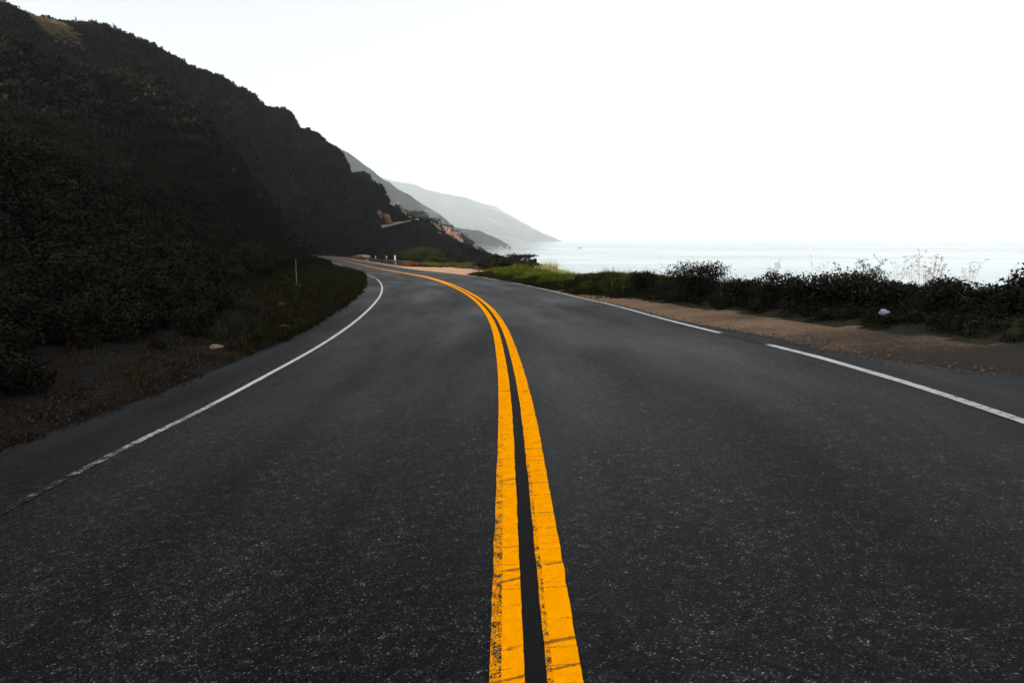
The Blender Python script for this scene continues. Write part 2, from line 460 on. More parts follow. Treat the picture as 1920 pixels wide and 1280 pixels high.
def road_line(name, o1, o2, s0, s1, mat, wear, label, dz=0.005, edge_jit=0.006):
    s = svals(s0, s1)
    if s1 < 45:
        s = np.arange(s0, s1, 0.08)
    else:
        s = np.r_[np.arange(s0, 14, 0.06), svals(14, s1)]
    nv = 25
    t = np.linspace(0, 1, nv)
    j1 = edge_jit * fbm(s, s * 0 + o1, 0.12, 3, 31); j2 = edge_jit * fbm(s, s * 0 + o2 + 9, 0.12, 3, 37)
    O = (o1 + j1)[:, None] + ((o2 + j2) - (o1 + j1))[:, None] * t[None, :]
    V = pos(s[:, None], O, dz)
    V[..., 2] += 0.006 * fbm(V[..., 0], V[..., 1], 3.0, 3, 21)
    me = np_mesh(name, V.reshape(-1, 3), grid_faces(len(s), nv), mat, True,
                 np.stack([np.broadcast_to(s[:, None], O.shape), O], -1).reshape(-1, 2))
    a = me.attributes.new('wear', 'FLOAT', 'POINT')
    a.data.foreach_set('value', wear(s[:, None], np.broadcast_to(t[None, :], O.shape)).astype(np.float32).ravel())
    o = obj(name, me, road); o['label'] = label
    return o
def yel_wear_l(s, t):
    base = 0.24 + 0.10 * sstep(8, 1, s)
    return base + 0.165 * sstep(0.36, 0.33, t) * sstep(18, 2, s) + 0.10 * sstep(0.94, 1.0, t)
def yel_wear_r(s, t):
    base = 0.24 + 0.08 * sstep(8, 1, s)
    return base + 0.165 * sstep(0.20, 0.17, t) * sstep(18, 2, s) + 0.08 * sstep(0.95, 1.0, t)
road_line('yellow_line', -0.172, -0.042, -12, 255, M['yellow'], yel_wear_l, 'left stripe of the cracked double yellow centre line')
road_line('yellow_line', 0.042, 0.172, -12, 255, M['yellow'], yel_wear_r, 'right stripe of the cracked double yellow centre line')
def wl_wear(s, t):
    return 0.33 + 0.30 * sstep(11, 3.5, s) + 0.07 * fbm(s, s * 0, 0.7, 3, 51) + 0 * t
def wr_wear(s, t):
    gap = np.exp(-((s - 10.4) / 0.95) ** 4)
    gap2 = np.exp(-((s - 40.5) / 2.0) ** 2)
    return 0.31 + 0.15 * sstep(12, 4, s) + 0.55 * gap + 0.5 * gap2 + 0.05 * fbm(s, s * 0 + 3, 0.7, 3, 52) + 0 * t
road_line('edge_line', -3.73, -3.64, -8, 240, M['white'], wl_wear, 'white edge line on the hill side')
road_line('edge_line', 3.595, 3.685, -8, 240, M['white'], wr_wear, 'worn white edge line on the sea side')
def gap_mesh():
    s = np.r_[np.arange(-12, 14, 0.1), svals(14, 150)]; t = np.linspace(-0.045, 0.045, 3)
    V = pos(s[:, None], np.broadcast_to(t[None, :], (len(s), 3)), 0.0025); V[..., 2] += 0.006 * fbm(V[..., 0], V[..., 1], 3.0, 3, 21)
    return np_mesh('black_gap_line', V.reshape(-1, 3), grid_faces(len(s), 3), M['gap_shadow'], True)
# black for the centre gap and for a shadow laid as a dark sheet
M['gap_shadow'] = make_plain('gap_and_shadow_black', (0.0075, 0.0075, 0.0078), 0.75, 0, 0.35, 60.0, 0.003)
M['gap_shadow'].node_tree.nodes['Principled BSDF'].inputs['Specular IOR Level'].default_value = 0.06
s = np.linspace(0, 1, 12)
def patch(s0, o0, s1, o1, w):
    ss = s0 + (s1 - s0) * s; oo = o0 + (o1 - o0) * s; ww = w * (0.6 + 0.4 * np.sin(s * math.pi)) * (1 + 0.3 * fbm(s * 9, s * 0, 1.0, 2, int(s0)))
    A = pos(ss - ww / 2, oo, 0.006); Bp = pos(ss + ww / 2, oo, 0.006)
    V = np.stack([A, Bp], 1)
    o = obj('shadow_patch', np_mesh('shadow_patch', V.reshape(-1, 3), grid_faces(12, 2), M['gap_shadow'], True), road); return o
patch(49.5, -4.4, 50.5, -1.9, 1.5)
q = obj('black_gap_line', gap_mesh(), road); q['label'] = 'black painted gap between the two yellow stripes'

# ------------------------------------------------------------------ right-hand shoulder and berm
def berm_h(s, o):
    """height above the banked road level on the sea side"""
    base0 = np.interp(s, [-30, 5, 7.4, 10, 16, 21, 27, 31, 52, 57, 63, 78, 95, 104, 112, 300],
                      [6.4, 5.9, 5.6, 5.3, 5.25, 4.7, 4.15, 3.92, 3.95, 5.2, 8.2, 9.4, 8.5, 5.8, 5.3, 5.3])       # where the bank starts
    top = np.interp(s, [-30, 8, 12, 16, 20, 24, 28, 33, 40, 46, 52, 57, 75, 110, 300],
                    [0.24, 0.24, 0.20, 0.20, 0.26, 0.46, 0.50, 0.22, 0.20, 0.38, 0.22, 0.18, 0.28, 0.35, 0.3])
    wid = np.interp(s, [-30, 15, 40, 70, 300], [1.3, 1.3, 1.8, 2.6, 2.5])
    d = o - base0
    n = 0.5 * fbm(s, o, 3.2, 3, 61) + 0.35 * fbm(s, o, 1.1, 3, 62)
    h = top * sstep(0, 1, d / wid) * (1 + 0.55 * n * sstep(10, 25, s) + 0.25 * n)
    for (ms, mo, mh, mr) in ((25.5, 5.6, 0.10, 2.2), (28.5, 5.2, 0.12, 1.2), (37, 5.2, 0.14, 1.0), (41, 6.0, 0.12, 1.1), (46.5, 5.6, 0.26, 1.3), (51.5, 6.4, 0.14, 1.5), (49, 4.7, 0.14, 0.9), (66, 9.8, 0.25, 2), (76, 11, 0.3, 3), (88, 10.5, 0.3, 3)):
        h = h + mh * np.exp(-(((s - ms) / (mr * 1.5)) ** 2 + ((o - mo) / (mr * 0.6)) ** 2))
    drop = sstep(0, 1, (d - wid - 1.5) / 7.0) * 2.2
    return h - drop, d
So = svals(-30, 300)
Od = np.r_[np.linspace(0, 2.2, 12), np.linspace(2.4, 8, 26), np.linspace(8.5, 17, 14)]
Oo = np.interp(So, S, edgeR)[:, None] - 0.22 + Od[None, :]
hb, db = berm_h(So[:, None], Oo)
V = pos(So[:, None], Oo, 0.0)
V[..., 2] += hb + np.where(Od[None, :] < 0.3, 0.008, 0.012) + 0.03 * fbm(V[..., 0], V[..., 1], 0.8, 4, 63) * sstep(0.2, 1.2, Od)[None, :] * (db < 0) - 0.05 * sstep(0.4, 0.0, Od)[None, :]
V[..., 2] += 0.02
jit = 0.16 * fbm(So, So * 0, 0.6, 4, 64) + 0.10
# keep the dirt edge irregular
Fc = grid_faces(len(So), len(Od))
V2 = V.reshape(-1, 3); dbf = db.ravel() + 0.45 * fbm(V2[:, 0], V2[:, 1], 0.7, 3, 66)
shf = dbf[Fc].mean(1); sof = np.broadcast_to(So[:, None], Oo.shape).ravel()[Fc].mean(1)
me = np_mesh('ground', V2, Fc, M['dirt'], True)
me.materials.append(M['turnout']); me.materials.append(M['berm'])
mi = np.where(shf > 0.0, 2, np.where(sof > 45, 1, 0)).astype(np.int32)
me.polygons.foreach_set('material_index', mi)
ga_ = me.attributes.new('near_shade', 'FLOAT', 'POINT')
ga_.data.foreach_set('value', (np.interp(np.broadcast_to(So[:, None], Oo.shape), [5, 8, 12, 20, 40], [0.72, 0.62, 0.46, 0.32, 0.2]) + 0.22 * fbm(V[..., 0], V[..., 1], 1.4, 4, 67)).astype(np.float32).ravel())  # shade towards the near end of the shoulder put into the colour
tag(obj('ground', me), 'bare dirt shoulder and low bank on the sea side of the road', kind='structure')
def zc(s, o):
    h, d = berm_h(np.asarray(s, float), np.asarray(o, float)); p = pos(s, o)
    p[..., 2] += h + 0.03
    return p

# ------------------------------------------------------------------ hillside (control points, smooth interpolation)
SKY = [(0, 5, 235), (60, 24, 245), (110, 42, 255), (145, 54, 262), (200, 62, 275), (235, 70, 285), (270, 90, 300), (310, 104, 312), (350, 122, 330),
       (400, 146, 350), (440, 166, 365), (480, 181, 385), (545, 210, 420), (600, 253, 450), (640, 283, 480), (690, 326, 520), (715, 349, 540), (740, 375, 560), (768, 404, 585)]
cp = []
crest = []
for (px, py, Y) in SKY:
    P = at(px, py + 1280 * 1.8 / Y, Y); cp.append(P); crest.append(P)
for i, P in enumerate(crest):                        # the ground falls away behind the crest
    t = crest[min(i + 2, len(crest) - 1)] - crest[max(i - 2, 0)]; nb = np.array([-t[1], t[0], 0]) / np.hypot(t[0], t[1])
    f = np.interp(SKY[i][0], [0, 600, 768], [1.0, 1.0, 1.5])
    if i % 2 == 0 or i > 13:
        cp.append(P + nb * 30 - np.array([0, 0, 10 * f]))
    if i % 3 == 0 or i == len(crest) - 1:
        Q = P + nb * 95; Q[2] = max(P[2] - 45 * f, -34); cp.append(Q)
for s_ in list(range(-60, 140, 20)):
    p = pos(s_, -9.0); p[2] += 1.2; cp.append(p)
    x, y, z, tx, ty = frame(s_)
    p = pos(s_, -32); p[2] = z + float(np.interp(s_, [-60, -20, 10, 70, 100], [16, 11, 9.5, 9.5, 14])); cp.append(p)
for Yc in (-220, -150, -95, -50, 0, 70, 140, 190):          # unseen crest to the left, raised behind the camera to shade the near road
    cp.append(np.array([-190, Yc, np.interp(Yc, [-150, -95, 0, 70, 190], [114, 58, 56, 70, 84])]))
    cp.append(np.array([-95, Yc, np.interp(Yc, [-150, -95, -50, 0, 70, 190], [66, 38, 24, 22, 26, 46])]))
    cp.append(np.array([-300, Yc, 70]))
# half way up the face below the crest
for (px, py, Y) in SKY[:11]:
    P = at(px + 20, py + (450 - py) * 0.35 + 10, Y * 0.72); cp.append(P)
# nose of the near hill at the bend, canyon, spur face
for (px, py, Y) in [(612, 476, 123), (598, 440, 125), (575, 400, 130), (540, 350, 142), (500, 300, 178),
                    (650, 470, 350), (700, 474, 345), (600, 420, 400), (650, 420, 420), (690, 430, 450),
                    (600, 330, 430), (690, 412, 480), (715, 440, 500), (740, 432, 530), (770, 426, 552), (800, 428, 560), (780, 445, 500), (830, 452, 540),
                    (710, 427, 548), (728, 422, 556), (745, 418, 566), (762, 414, 578), (790, 411, 590),
                    (760, 450, 470), (760, 470, 380), (800, 455, 470), (840, 466, 420), (800, 474, 330), (880, 472, 400), (850, 480, 250),
                    (800, 412, 592), (812, 420, 590), (826, 440, 585), (860, 462, 560), (885, 471, 545), (905, 480, 530), (935, 490, 500),
                    (1000, 505, 470), (1060, 530, 460), (1150, 570, 440)]:
    cp.append(at(px, py, Y))
for s_ in range(-60, 291, 35):
    for o_, dz in ((12, -1.0), (30, -11), (55, -31), (110, -36)):
        p = pos(s_, o_); p[2] += dz; p[2] = max(p[2], -36); cp.append(p)
for (x, y, z) in [(10, 650, -30), (80, 600, -37), (100, 480, -37), (-40, 700, -34), (-90, 720, -30), (-200, 720, 5), (120, 700, -37), (-105, 300, 1)]:
    cp.append(np.array([x, y, z]))
cp = np.array(cp)
_, ui = np.unique(np.round(cp[:, :2] / 4), axis=0, return_index=True); cp = cp[np.sort(ui)]
def rbf_fit(C, sm=0.3):
    d = np.hypot(C[:, None, 0] - C[None, :, 0], C[:, None, 1] - C[None, :, 1])
    n = len(C); A = np.zeros((n + 3, n + 3)); A[:n, :n] = -np.sqrt(d * d + 9.0) ; A[:n, :n][np.diag_indices(n)] += sm
    Pm = np.c_[np.ones(n), C[:, :2]]; A[:n, n:] = Pm; A[n:, :n] = Pm.T
    return np.linalg.solve(A, np.r_[C[:, 2], 0, 0, 0])
def rbf_eval(C, w, x, y):
    x = np.ravel(x); y = np.ravel(y); out = np.empty(len(x)); n = len(C)
    for a in range(0, len(x), 8000):
        b = slice(a, a + 8000)
        d = np.hypot(x[b, None] - C[None, :, 0], y[b, None] - C[None, :, 1])
        out[b] = -np.sqrt(d * d + 9.0) @ w[:n] + w[n] + w[n + 1] * x[b] + w[n + 2] * y[b]
    return out
def surf(px, py, y0=300.0, y1=640.0):
    """first point of the hillside met along a sight line"""
    for Yd in np.arange(y0, y1, 1.5):
        q = at(px, py, Yd)
        if hill_full([q[0]], [q[1]])[0][0] > q[2]: return q
    return None
def hill_noise(x, y, so):
    s_, o_ = so
    o_ = np.where(s_ > S_END - 3, 99.0, o_)
    n = 3.0 * fbm(x, y, 38, 4, 71) + 1.0 * fbm(x, y, 9, 3, 72)
    return n * np.where(o_ < 0, sstep(10, 60, -o_), sstep(10, 30, o_))
cp[:, 2] -= hill_noise(cp[:, 0], cp[:, 1], so_of(cp[:, 0], cp[:, 1]))
Wh = rbf_fit(cp)
def hill_z(x, y):
    return rbf_eval(cp, Wh, x, y)
def hill_full(x, y):
    x = np.ravel(x); y = np.ravel(y)
    z = hill_z(x, y)
    s_, o_ = so_of(x, y)
    z = z + hill_noise(x, y, (s_, o_))
    # sink below the strips that carry the road and its verges
    zr = frame(s_)[2]
    cap = np.where(o_ < 0, zr - 0.6 + np.maximum(0, -o_ - 6.5) * 1.25, zr - 0.9 + np.maximum(0, o_ - 13) * 0.6)
    z = np.where((s_ > 95) & (s_ < S_END - 4), np.minimum(z, cap), z)
    cor = sstep(-75, -65, s_) * sstep(325, 300, s_)
    wl_ = np.interp(s_, [125, 165], [30, 9])
    sink = cor * np.where(o_ < 0, sstep(wl_ + 9, wl_, -o_) * 3.5, sstep(16.5, 13.5, o_) * 4.0)
    return z - sink, s_, o_
gx = np.arange(-420, 150, 3.0); gy = np.arange(-240, 690, 3.4)
X, Y = np.meshgrid(gx, gy, indexing='ij')
Z, _, _ = hill_full(X, Y)
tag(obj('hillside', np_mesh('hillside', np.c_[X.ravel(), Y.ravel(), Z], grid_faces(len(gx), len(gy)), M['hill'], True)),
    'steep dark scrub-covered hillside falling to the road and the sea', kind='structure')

# left roadside bank strip, joins the road edge to the hillside
def bank_pt(s, d):
    """d metres out from the left asphalt edge"""
    s = np.asarray(s, float); d = np.asarray(d, float)
    eL = np.interp(s, S, edgeL)
    p = pos(s, eL - d)
    ze = frame(s)[2] + bank_z(s, eL)
    flat = ze + np.where(d < 1.5, 0.06 * d, 0.09 + 0.16 * (d - 1.5)) - 0.0
    hz = hill_z(p[..., 0], p[..., 1]).reshape(p.shape[:-1])
    w = sstep(1.2, 22, d)
    tip = np.interp(s, [14, 30, 62, 95], [0.0, 1.0, 1.0, 0.0])        # gentler grassy apron on the inside of the bend
    w = w * (1 - tip * sstep(14, 4, d))
    hz = np.where(s > 95, np.minimum(hz, ze + np.maximum(0, d - 1.0) * 1.2), hz)
    p[..., 2] = flat * (1 - w) + np.maximum(hz, flat) * w + (0.18 * fbm(p[..., 0], p[..., 1], 2.2, 4, 81) * sstep(0.6, 3, d)) + 0.03 * sstep(0, .4, d)
    return p
Sb = svals(-30, 172); Db = np.r_[0 - 0.12, np.linspace(0.06, 3, 14), np.linspace(3.3, 12, 18), np.linspace(13, 42, 16)]
V = bank_pt(Sb[:, None], Db[None, :] * np.interp(Sb, [120, 160], [1.0, 0.3])[:, None]).copy()
V[:, 0, 2] -= 0.03
jl = 0.14 * fbm(Sb, Sb * 0, 0.5, 4, 82)
tag(obj('roadside_bank', np_mesh('roadside_bank', V.reshape(-1, 3), grid_faces(len(Sb), len(Db)), M['litter'], True)),
    'leaf-littered bank rising from the left edge of the road', kind='structure')

# ------------------------------------------------------------------ sea
m, nt, N, L, B = new_mat('sea_water')
tc = N.new('ShaderNodeTexCoord')
mp = N.new('ShaderNodeMapping'); mp.inputs['Scale'].default_value = (0.35, 1.0, 1); L.new(tc.outputs['Object'], mp.inputs[0])
n1 = noise_node(N, L, mp.outputs[0], 0.02, 4, 0.6); n2 = noise_node(N, L, mp.outputs[0], 0.0022, 4, 0.6)
B.inputs['Base Color'].default_value = (0.05, 0.075, 0.085, 1)
rr = ramp(N, [(0.35, 0.05), (0.65, 0.14)]); L.new(n2.outputs[0], rr.inputs[0]); L.new(rr.outputs[0], B.inputs['Roughness'])
bump(N, L, n1.outputs[0], 0.05, 1.0, B)
M['sea'] = m
SEA = -30.0
V = np.array([[-9000, -3000, SEA], [60000, -3000, SEA], [60000, 62000, SEA], [-9000, 62000, SEA]])
tag(obj('sea', np_mesh('sea', V, np.array([[0, 1, 2, 3]]), M['sea'])), 'pale calm ocean under haze', kind='structure')

# ------------------------------------------------------------------ far terrain
def far_terrain(name, label, C, xr, yr, nx, ny, mat, amp, sc, seed, sm=1.0, rib=0.0):
    C = np.array(C); w = rbf_fit(C, sm)
    gx = np.linspace(*xr, nx); gy = np.linspace(*yr, ny)
    X, Y = np.meshgrid(gx, gy, indexing='ij')
    Z = rbf_eval(C, w, X, Y)
    up = np.clip((Z - SEA) / (abs(Z).max() * 0.25 + 1), 0, 1)
    X = X.ravel(); Y = Y.ravel()
    r = fbm(X, Y, sc, 5, seed)
    if rib: r = r - rib * np.abs(fbm(X, Y * 0.7, sc * 0.8, 4, seed + 5))
    Z = Z + amp * r * (0.25 + 0.75 * up)
    tag(obj(name, np_mesh(name, np.c_[X.ravel(), Y.ravel(), Z], grid_faces(nx, ny), mat, True)), label, kind='structure')
    return lambda x, y: rbf_eval(C, w, x, y)

# middle headland with trees and the pink cliff
C3 = []
MID = [(735, 392, 900), (765, 400, 900), (785, 408, 890), (805, 413, 890), (830, 424, 890), (850, 433, 890), (870, 447, 890), (884, 457, 890), (897, 468, 885), (908, 480, 880)]
for (px, py, Yd) in MID:
    P = at(px, py, Yd); C3.append(P)
    Q = P.copy(); Q[1] -= 160; Q[0] -= 10; Q[2] = max(SEA - 8, P[2] - 26); C3.append(Q)
    Q = P.copy(); Q[1] += 180; Q[0] -= 60; Q[2] = P[2] - 16; C3.append(Q)
for (x, y, z) in [(40, 880, -55), (60, 700, -55), (40, 1060, -55), (-260, 900, 80), (-260, 1100, 70), (-260, 700, 50)]: C3.append(np.array([x, y, z]))
M['mid'] = make_far('mid_scrub', (0.018, 0.024, 0.018), (0.035, 0.042, 0.026), (0.16, 0.12, 0.07), 0.60, 90, (0.30, 0.17, 0.12), (-34, 12))
mid_z = far_terrain('mid_headland', 'tree-topped headland with a pink cliff below the far ridge', C3, (-280, 60), (690, 1090), 90, 100, M['mid'], 5, 45, 91, 0.5)

# first far ridge
C1 = []
R1 = [(560, 250, 2000), (600, 268, 2050), (630, 276, 2100), (652, 284, 2100), (690, 307, 2150), (730, 338, 2200), (770, 363, 2250), (800, 384, 2300), (830, 402, 2400), (860, 416, 2500),
      (890, 428, 2600), (915, 442, 2700), (935, 455, 2750), (952, 464, 2800)]
for (px, py, Yd) in R1:
    P = at(px, py, Yd * 1.6); C1.append(P)
    hgt = P[2] - SEA
    Q = P.copy(); Q[1] -= 670; Q[0] -= 48; Q[2] = SEA + hgt * 0.62 - 25; C1.append(Q)
    Q = P.copy(); Q[1] -= 1280; Q[0] -= 64; Q[2] = SEA + hgt * 0.30 - 45; C1.append(Q)
    Q = P.copy(); Q[1] += 560; Q[0] -= 384; Q[2] = P[2] + 2; C1.append(Q)
for (x, y, z) in [(96, 4560, -110), (190, 3680, -130), (96, 2720, -130), (400, 4800, -170), (-32, 5280, -90)]: C1.append(np.array([x, y, z]))
M['ridge'] = make_far('ridge_scrub', (0.010, 0.014, 0.014), (0.075, 0.085, 0.07), (0.36, 0.33, 0.26), 0.54, 600, (0.26, 0.20, 0.16), (-36, 40))
far_terrain('far_ridge', 'blue-grey coastal ridge sloping to pale sea cliffs', C1, (-1520, 240), (2000, 5280), 210, 210, M['ridge'], 54, 400, 95, 2.0, 0.8)

# second, palest ridge
C2 = []
R2 = [(600, 338, 8200), (680, 335, 8300), (735, 338, 8400), (765, 348, 8500), (785, 350, 8500), (803, 358, 8500), (830, 364, 8600), (870, 376, 8700), (905, 386, 8700), (930, 388, 8750), (960, 405, 8800),
      (1000, 428, 8900), (1030, 443, 9000), (1055, 453, 9100)]
for (px, py, Yd) in R2:
    P = at(px, py, Yd * 1.6); C2.append(P)
    hgt = P[2] - SEA
    Q = P.copy(); Q[1] -= 1760; Q[0] -= 190; Q[2] = SEA + hgt * 0.55 - 60; C2.append(Q)
    Q = P.copy(); Q[1] -= 3520; Q[0] -= 320; Q[2] = SEA + hgt * 0.18 - 90; C2.append(Q)
    Q = P.copy(); Q[1] += 1440; Q[0] -= 640; Q[2] = P[2] - 60; C2.append(Q)
for (x, y, z) in [(1760, 14900, -480), (1440, 12500, -560), (960, 10400, -560), (1760, 16800, -480)]: C2.append(np.array([x, y, z]))
M['ridge2'] = make_far('pale_ridge', (0.035, 0.045, 0.045), (0.07, 0.08, 0.07), (0.34, 0.31, 0.24), 0.53, 1900, (0.2, 0.18, 0.15), (-40, 60))
far_terrain('distant_headland', 'palest long headland sinking into haze on the horizon', C2, (-4700, 1700), (9300, 16900), 150, 130, M['ridge2'], 130, 1400, 99, 5.0, 0.9)

# ------------------------------------------------------------------ foliage meshes
def leaves_mesh(name, n, blobs, size, mat, aspect=0.55, shell=0.65, up=0.15, seed=0):
    """n small leaf faces spread through a union of ellipsoids (cx,cy,cz,rx,ry,rz)"""
    g = np.random.default_rng(seed)
    b = np.array(blobs, float)
    wts = b[:, 3] * b[:, 4] + b[:, 4] * b[:, 5]; wts /= wts.sum()
    k = g.choice(len(b), n, p=wts)
    d = g.normal(size=(n, 3)); d /= np.linalg.norm(d, axis=1)[:, None]
    r = shell + (1 - shell) * g.random(n) ** 0.7
    lump = 1 + 0.22 * np.sin(d[:, 0] * 5 + k) * np.sin(d[:, 1] * 5 + 2 * k) + 0.15 * g.normal(size=n)
    c = b[k, :3] + d * b[k, 3:6] * (r * lump)[:, None]
    keep = c[:, 2] > -0.02; c = c[keep]; d = d[keep]; n = len(c)
    nrm = d + 0.8 * g.normal(size=(n, 3)) + np.array([0, 0, up]); nrm /= np.linalg.norm(nrm, axis=1)[:, None]
    t = np.cross(nrm, g.normal(size=(n, 3))); t /= np.linalg.norm(t, axis=1)[:, None]
    bt = np.cross(nrm, t)
    L_ = size * (0.6 + 0.8 * g.random(n))[:, None]; W_ = L_ * aspect
    V = np.stack([c - t * L_ * 0.5, c + bt * W_ * 0.5 + t * L_ * 0.05, c + t * L_ * 0.55, c - bt * W_ * 0.5 + t * L_ * 0.05], 1).reshape(-1, 3)
    return np_mesh(name, V, np.arange(4 * n).reshape(-1, 4), mat)

def bush_blobs(seed, w=1.0, h=0.8, n=7):
    g = random.Random(seed); out = [(0, 0, h * 0.38, w * 0.36, w * 0.36, h * 0.42)]
    for i in range(n):
        a = g.uniform(0, 6.283); r = w * g.uniform(0.12, 0.34); z = h * g.uniform(0.18, 0.72)
        q = g.uniform(0.13, 0.25)
        out.append((r * math.cos(a), r * math.sin(a), z, w * q, w * q, h * q * 1.15))
    return out

def tube(path, radii, nseg=6):
    path = np.array(path, float); V = []; F = []
    for i, p in enumerate(path):
        t = path[min(i + 1, len(path) - 1)] - path[max(i - 1, 0)]; t /= np.linalg.norm(t) + 1e-9
        a = np.cross(t, [0.31, 0.95, 0.1]); a /= np.linalg.norm(a) + 1e-9; b = np.cross(t, a)
        for j in range(nseg):
            th = 2 * math.pi * j / nseg; V.append(p + radii[i] * (a * math.cos(th) + b * math.sin(th)))
    for i in range(len(path) - 1):
        for j in range(nseg):
            F.append((i * nseg + j, i * nseg + (j + 1) % nseg, (i + 1) * nseg + (j + 1) % nseg, (i + 1) * nseg + j))
    return np.array(V), np.array(F)

def join(parts):
    Vs, Fs, o = [], [], 0
    for V, F in parts:
        Vs.append(V); Fs.append(np.asarray(F) + o); o += len(V)
    return np.vstack(Vs), np.vstack(Fs)

def stems_mesh(name, seed, w, h, n, mat, r=0.02):
    g = random.Random(seed); ps = []
    for i in range(n):
        a = g.uniform(0, 6.283); q = g.uniform(0.1, 0.42) * w
        tip = np.array([q * math.cos(a), q * math.sin(a), h * g.uniform(0.45, 0.85)])
        midp = tip * [0.35, 0.35, 0.5] + np.array([g.uniform(-.04, .04) * w, g.uniform(-.04, .04) * w, 0])
        ps.append(tube([(0.02 * w * math.cos(a), 0.02 * w * math.sin(a), -0.05), midp, tip], [r, r * 0.7, r * 0.3], 5))
    V, F = join(ps)
    return np_mesh(name, V, F, mat, True)

def blades_mesh(name, n, spread, h, w, mat, lean=0.5, seed=0, curl=0.35, segs=2):
    """a tuft of tapering blades"""
    g = np.random.default_rng(seed)
    a = g.random(n) * 6.283; r = spread * np.sqrt(g.random(n)); base = np.stack([r * np.cos(a), r * np.sin(a), np.zeros(n) - 0.02], 1)
    da = a + g.normal(size=n) * 0.9; ln = lean * g.random(n); hh = h * (0.45 + 0.55 * g.random(n))
    dirh = np.stack([np.cos(da), np.sin(da), np.zeros(n)], 1); side = np.stack([-np.sin(da), np.cos(da), np.zeros(n)], 1)
    rows = []
    for i in range(segs + 1):
        f = i / segs
        c = base + dirh * (ln * hh * (f * (1 - curl) + curl * f * f))[:, None] + np.array([0, 0, 1.0]) * (hh * f * (1 - 0.25 * ln * f))[:, None]
        ww = w * (1 - 0.92 * f)
        rows += [c - side * ww / 2, c + side * ww / 2]
    V = np.stack(rows, 1).reshape(-1, 3); k = 2 * (segs + 1)
    F = np.concatenate([np.arange(n)[:, None] * k + np.array([2 * i, 2 * i + 1, 2 * i + 3, 2 * i + 2])[None, :] for i in range(segs)])
    return np_mesh(name, V, F, mat)

# geometry-node scatter for what nobody could count
def proto_collection(name, meshes):
    c = bpy.data.collections.new(name)
    for i, me in enumerate(meshes):
        o = bpy.data.objects.new(f'{name}_{i:02d}', me); c.objects.link(o)
    return c
def scatter(name, label, P, scl, meshes, tilt=0.12, kind='stuff', zsq=None):
    n = len(P)
    me = bpy.data.meshes.new(name)
    me.vertices.add(n); me.vertices.foreach_set('co', np.asarray(P, np.float32).ravel())
    rot = np.stack([rng.normal(size=n) * tilt, rng.normal(size=n) * tilt, rng.random(n) * 6.283], 1)
    a = me.attributes.new('rot', 'FLOAT_VECTOR', 'POINT'); a.data.foreach_set('vector', rot.astype(np.float32).ravel())
    sv = np.stack([scl, scl, scl * (zsq if zsq is not None else (0.8 + 0.4 * rng.random(n)))], 1)
    a = me.attributes.new('scl', 'FLOAT_VECTOR', 'POINT'); a.data.foreach_set('vector', sv.astype(np.float32).ravel())
    a = me.attributes.new('pick', 'INT', 'POINT'); a.data.foreach_set('value', rng.integers(0, len(meshes), n).astype(np.int32))
    o = obj(name, me)
    ng = bpy.data.node_groups.new(name + '_nodes', 'GeometryNodeTree')
    ng.interface.new_socket('Geometry', in_out='INPUT', socket_type='NodeSocketGeometry')
    ng.interface.new_socket('Geometry', in_out='OUTPUT', socket_type='NodeSocketGeometry')
    N, L = ng.nodes, ng.links
    gi, go = N.new('NodeGroupInput'), N.new('NodeGroupOutput')
    ci = N.new('GeometryNodeCollectionInfo'); ci.inputs['Collection'].default_value = proto_collection(name + '_kinds', meshes)
    ci.inputs['Separate Children'].default_value = True; ci.inputs['Reset Children'].default_value = True
    ip = N.new('GeometryNodeInstanceOnPoints'); ip.inputs['Pick Instance'].default_value = True
    for nm, sock, ty in (('rot', 'Rotation', 'FLOAT_VECTOR'), ('scl', 'Scale', 'FLOAT_VECTOR'), ('pick', 'Instance Index', 'INT')):
        na = N.new('GeometryNodeInputNamedAttribute'); na.data_type = ty; na.inputs['Name'].default_value = nm
        out = [q for q in na.outputs if q.enabled and q.name == 'Attribute'][0]
        L.new(out, ip.inputs[sock])
    L.new(gi.outputs[0], ip.inputs['Points']); L.new(ci.outputs[0], ip.inputs['Instance']); L.new(ip.outputs[0], go.inputs[0])
    md = o.modifiers.new('scatter', 'NODES'); md.node_group = ng
    tag(o, label, kind=kind)
    return o

# ------------------------------------------------------------------ hillside scrub (one mass)
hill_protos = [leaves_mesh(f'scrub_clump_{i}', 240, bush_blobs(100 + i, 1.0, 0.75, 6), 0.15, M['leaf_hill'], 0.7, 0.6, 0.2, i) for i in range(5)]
n = 140000
hx = rng.uniform(-330, 70, n); hy = rng.uniform(-40, 700, n)
hz, hs, ho = hill_full(hx, hy)
inview = (np.abs(hx) < 0.80 * hy + 12)
ok = inview & (hz > SEA + 3) & ~((hs < 325) & (ho > -np.interp(hs, [125, 165], [36, 7.5])) & (ho < 15))
# nothing on the far road bench
b0, b1 = at(700, 428, 545), at(790, 411, 592)
ab = (b1 - b0)[:2]; tpr = ((hx - b0[0]) * ab[0] + (hy - b0[1]) * ab[1]) / (ab @ ab)
dist = np.hypot(hx - b0[0] - tpr * ab[0], hy - b0[1] - tpr * ab[1]) * np.sign(ab[0] * (hy - b0[1]) - ab[1] * (hx - b0[0]))
ok &= ~((tpr > -0.1) & (tpr < 1.1) & (dist < 3) & (dist > -8))
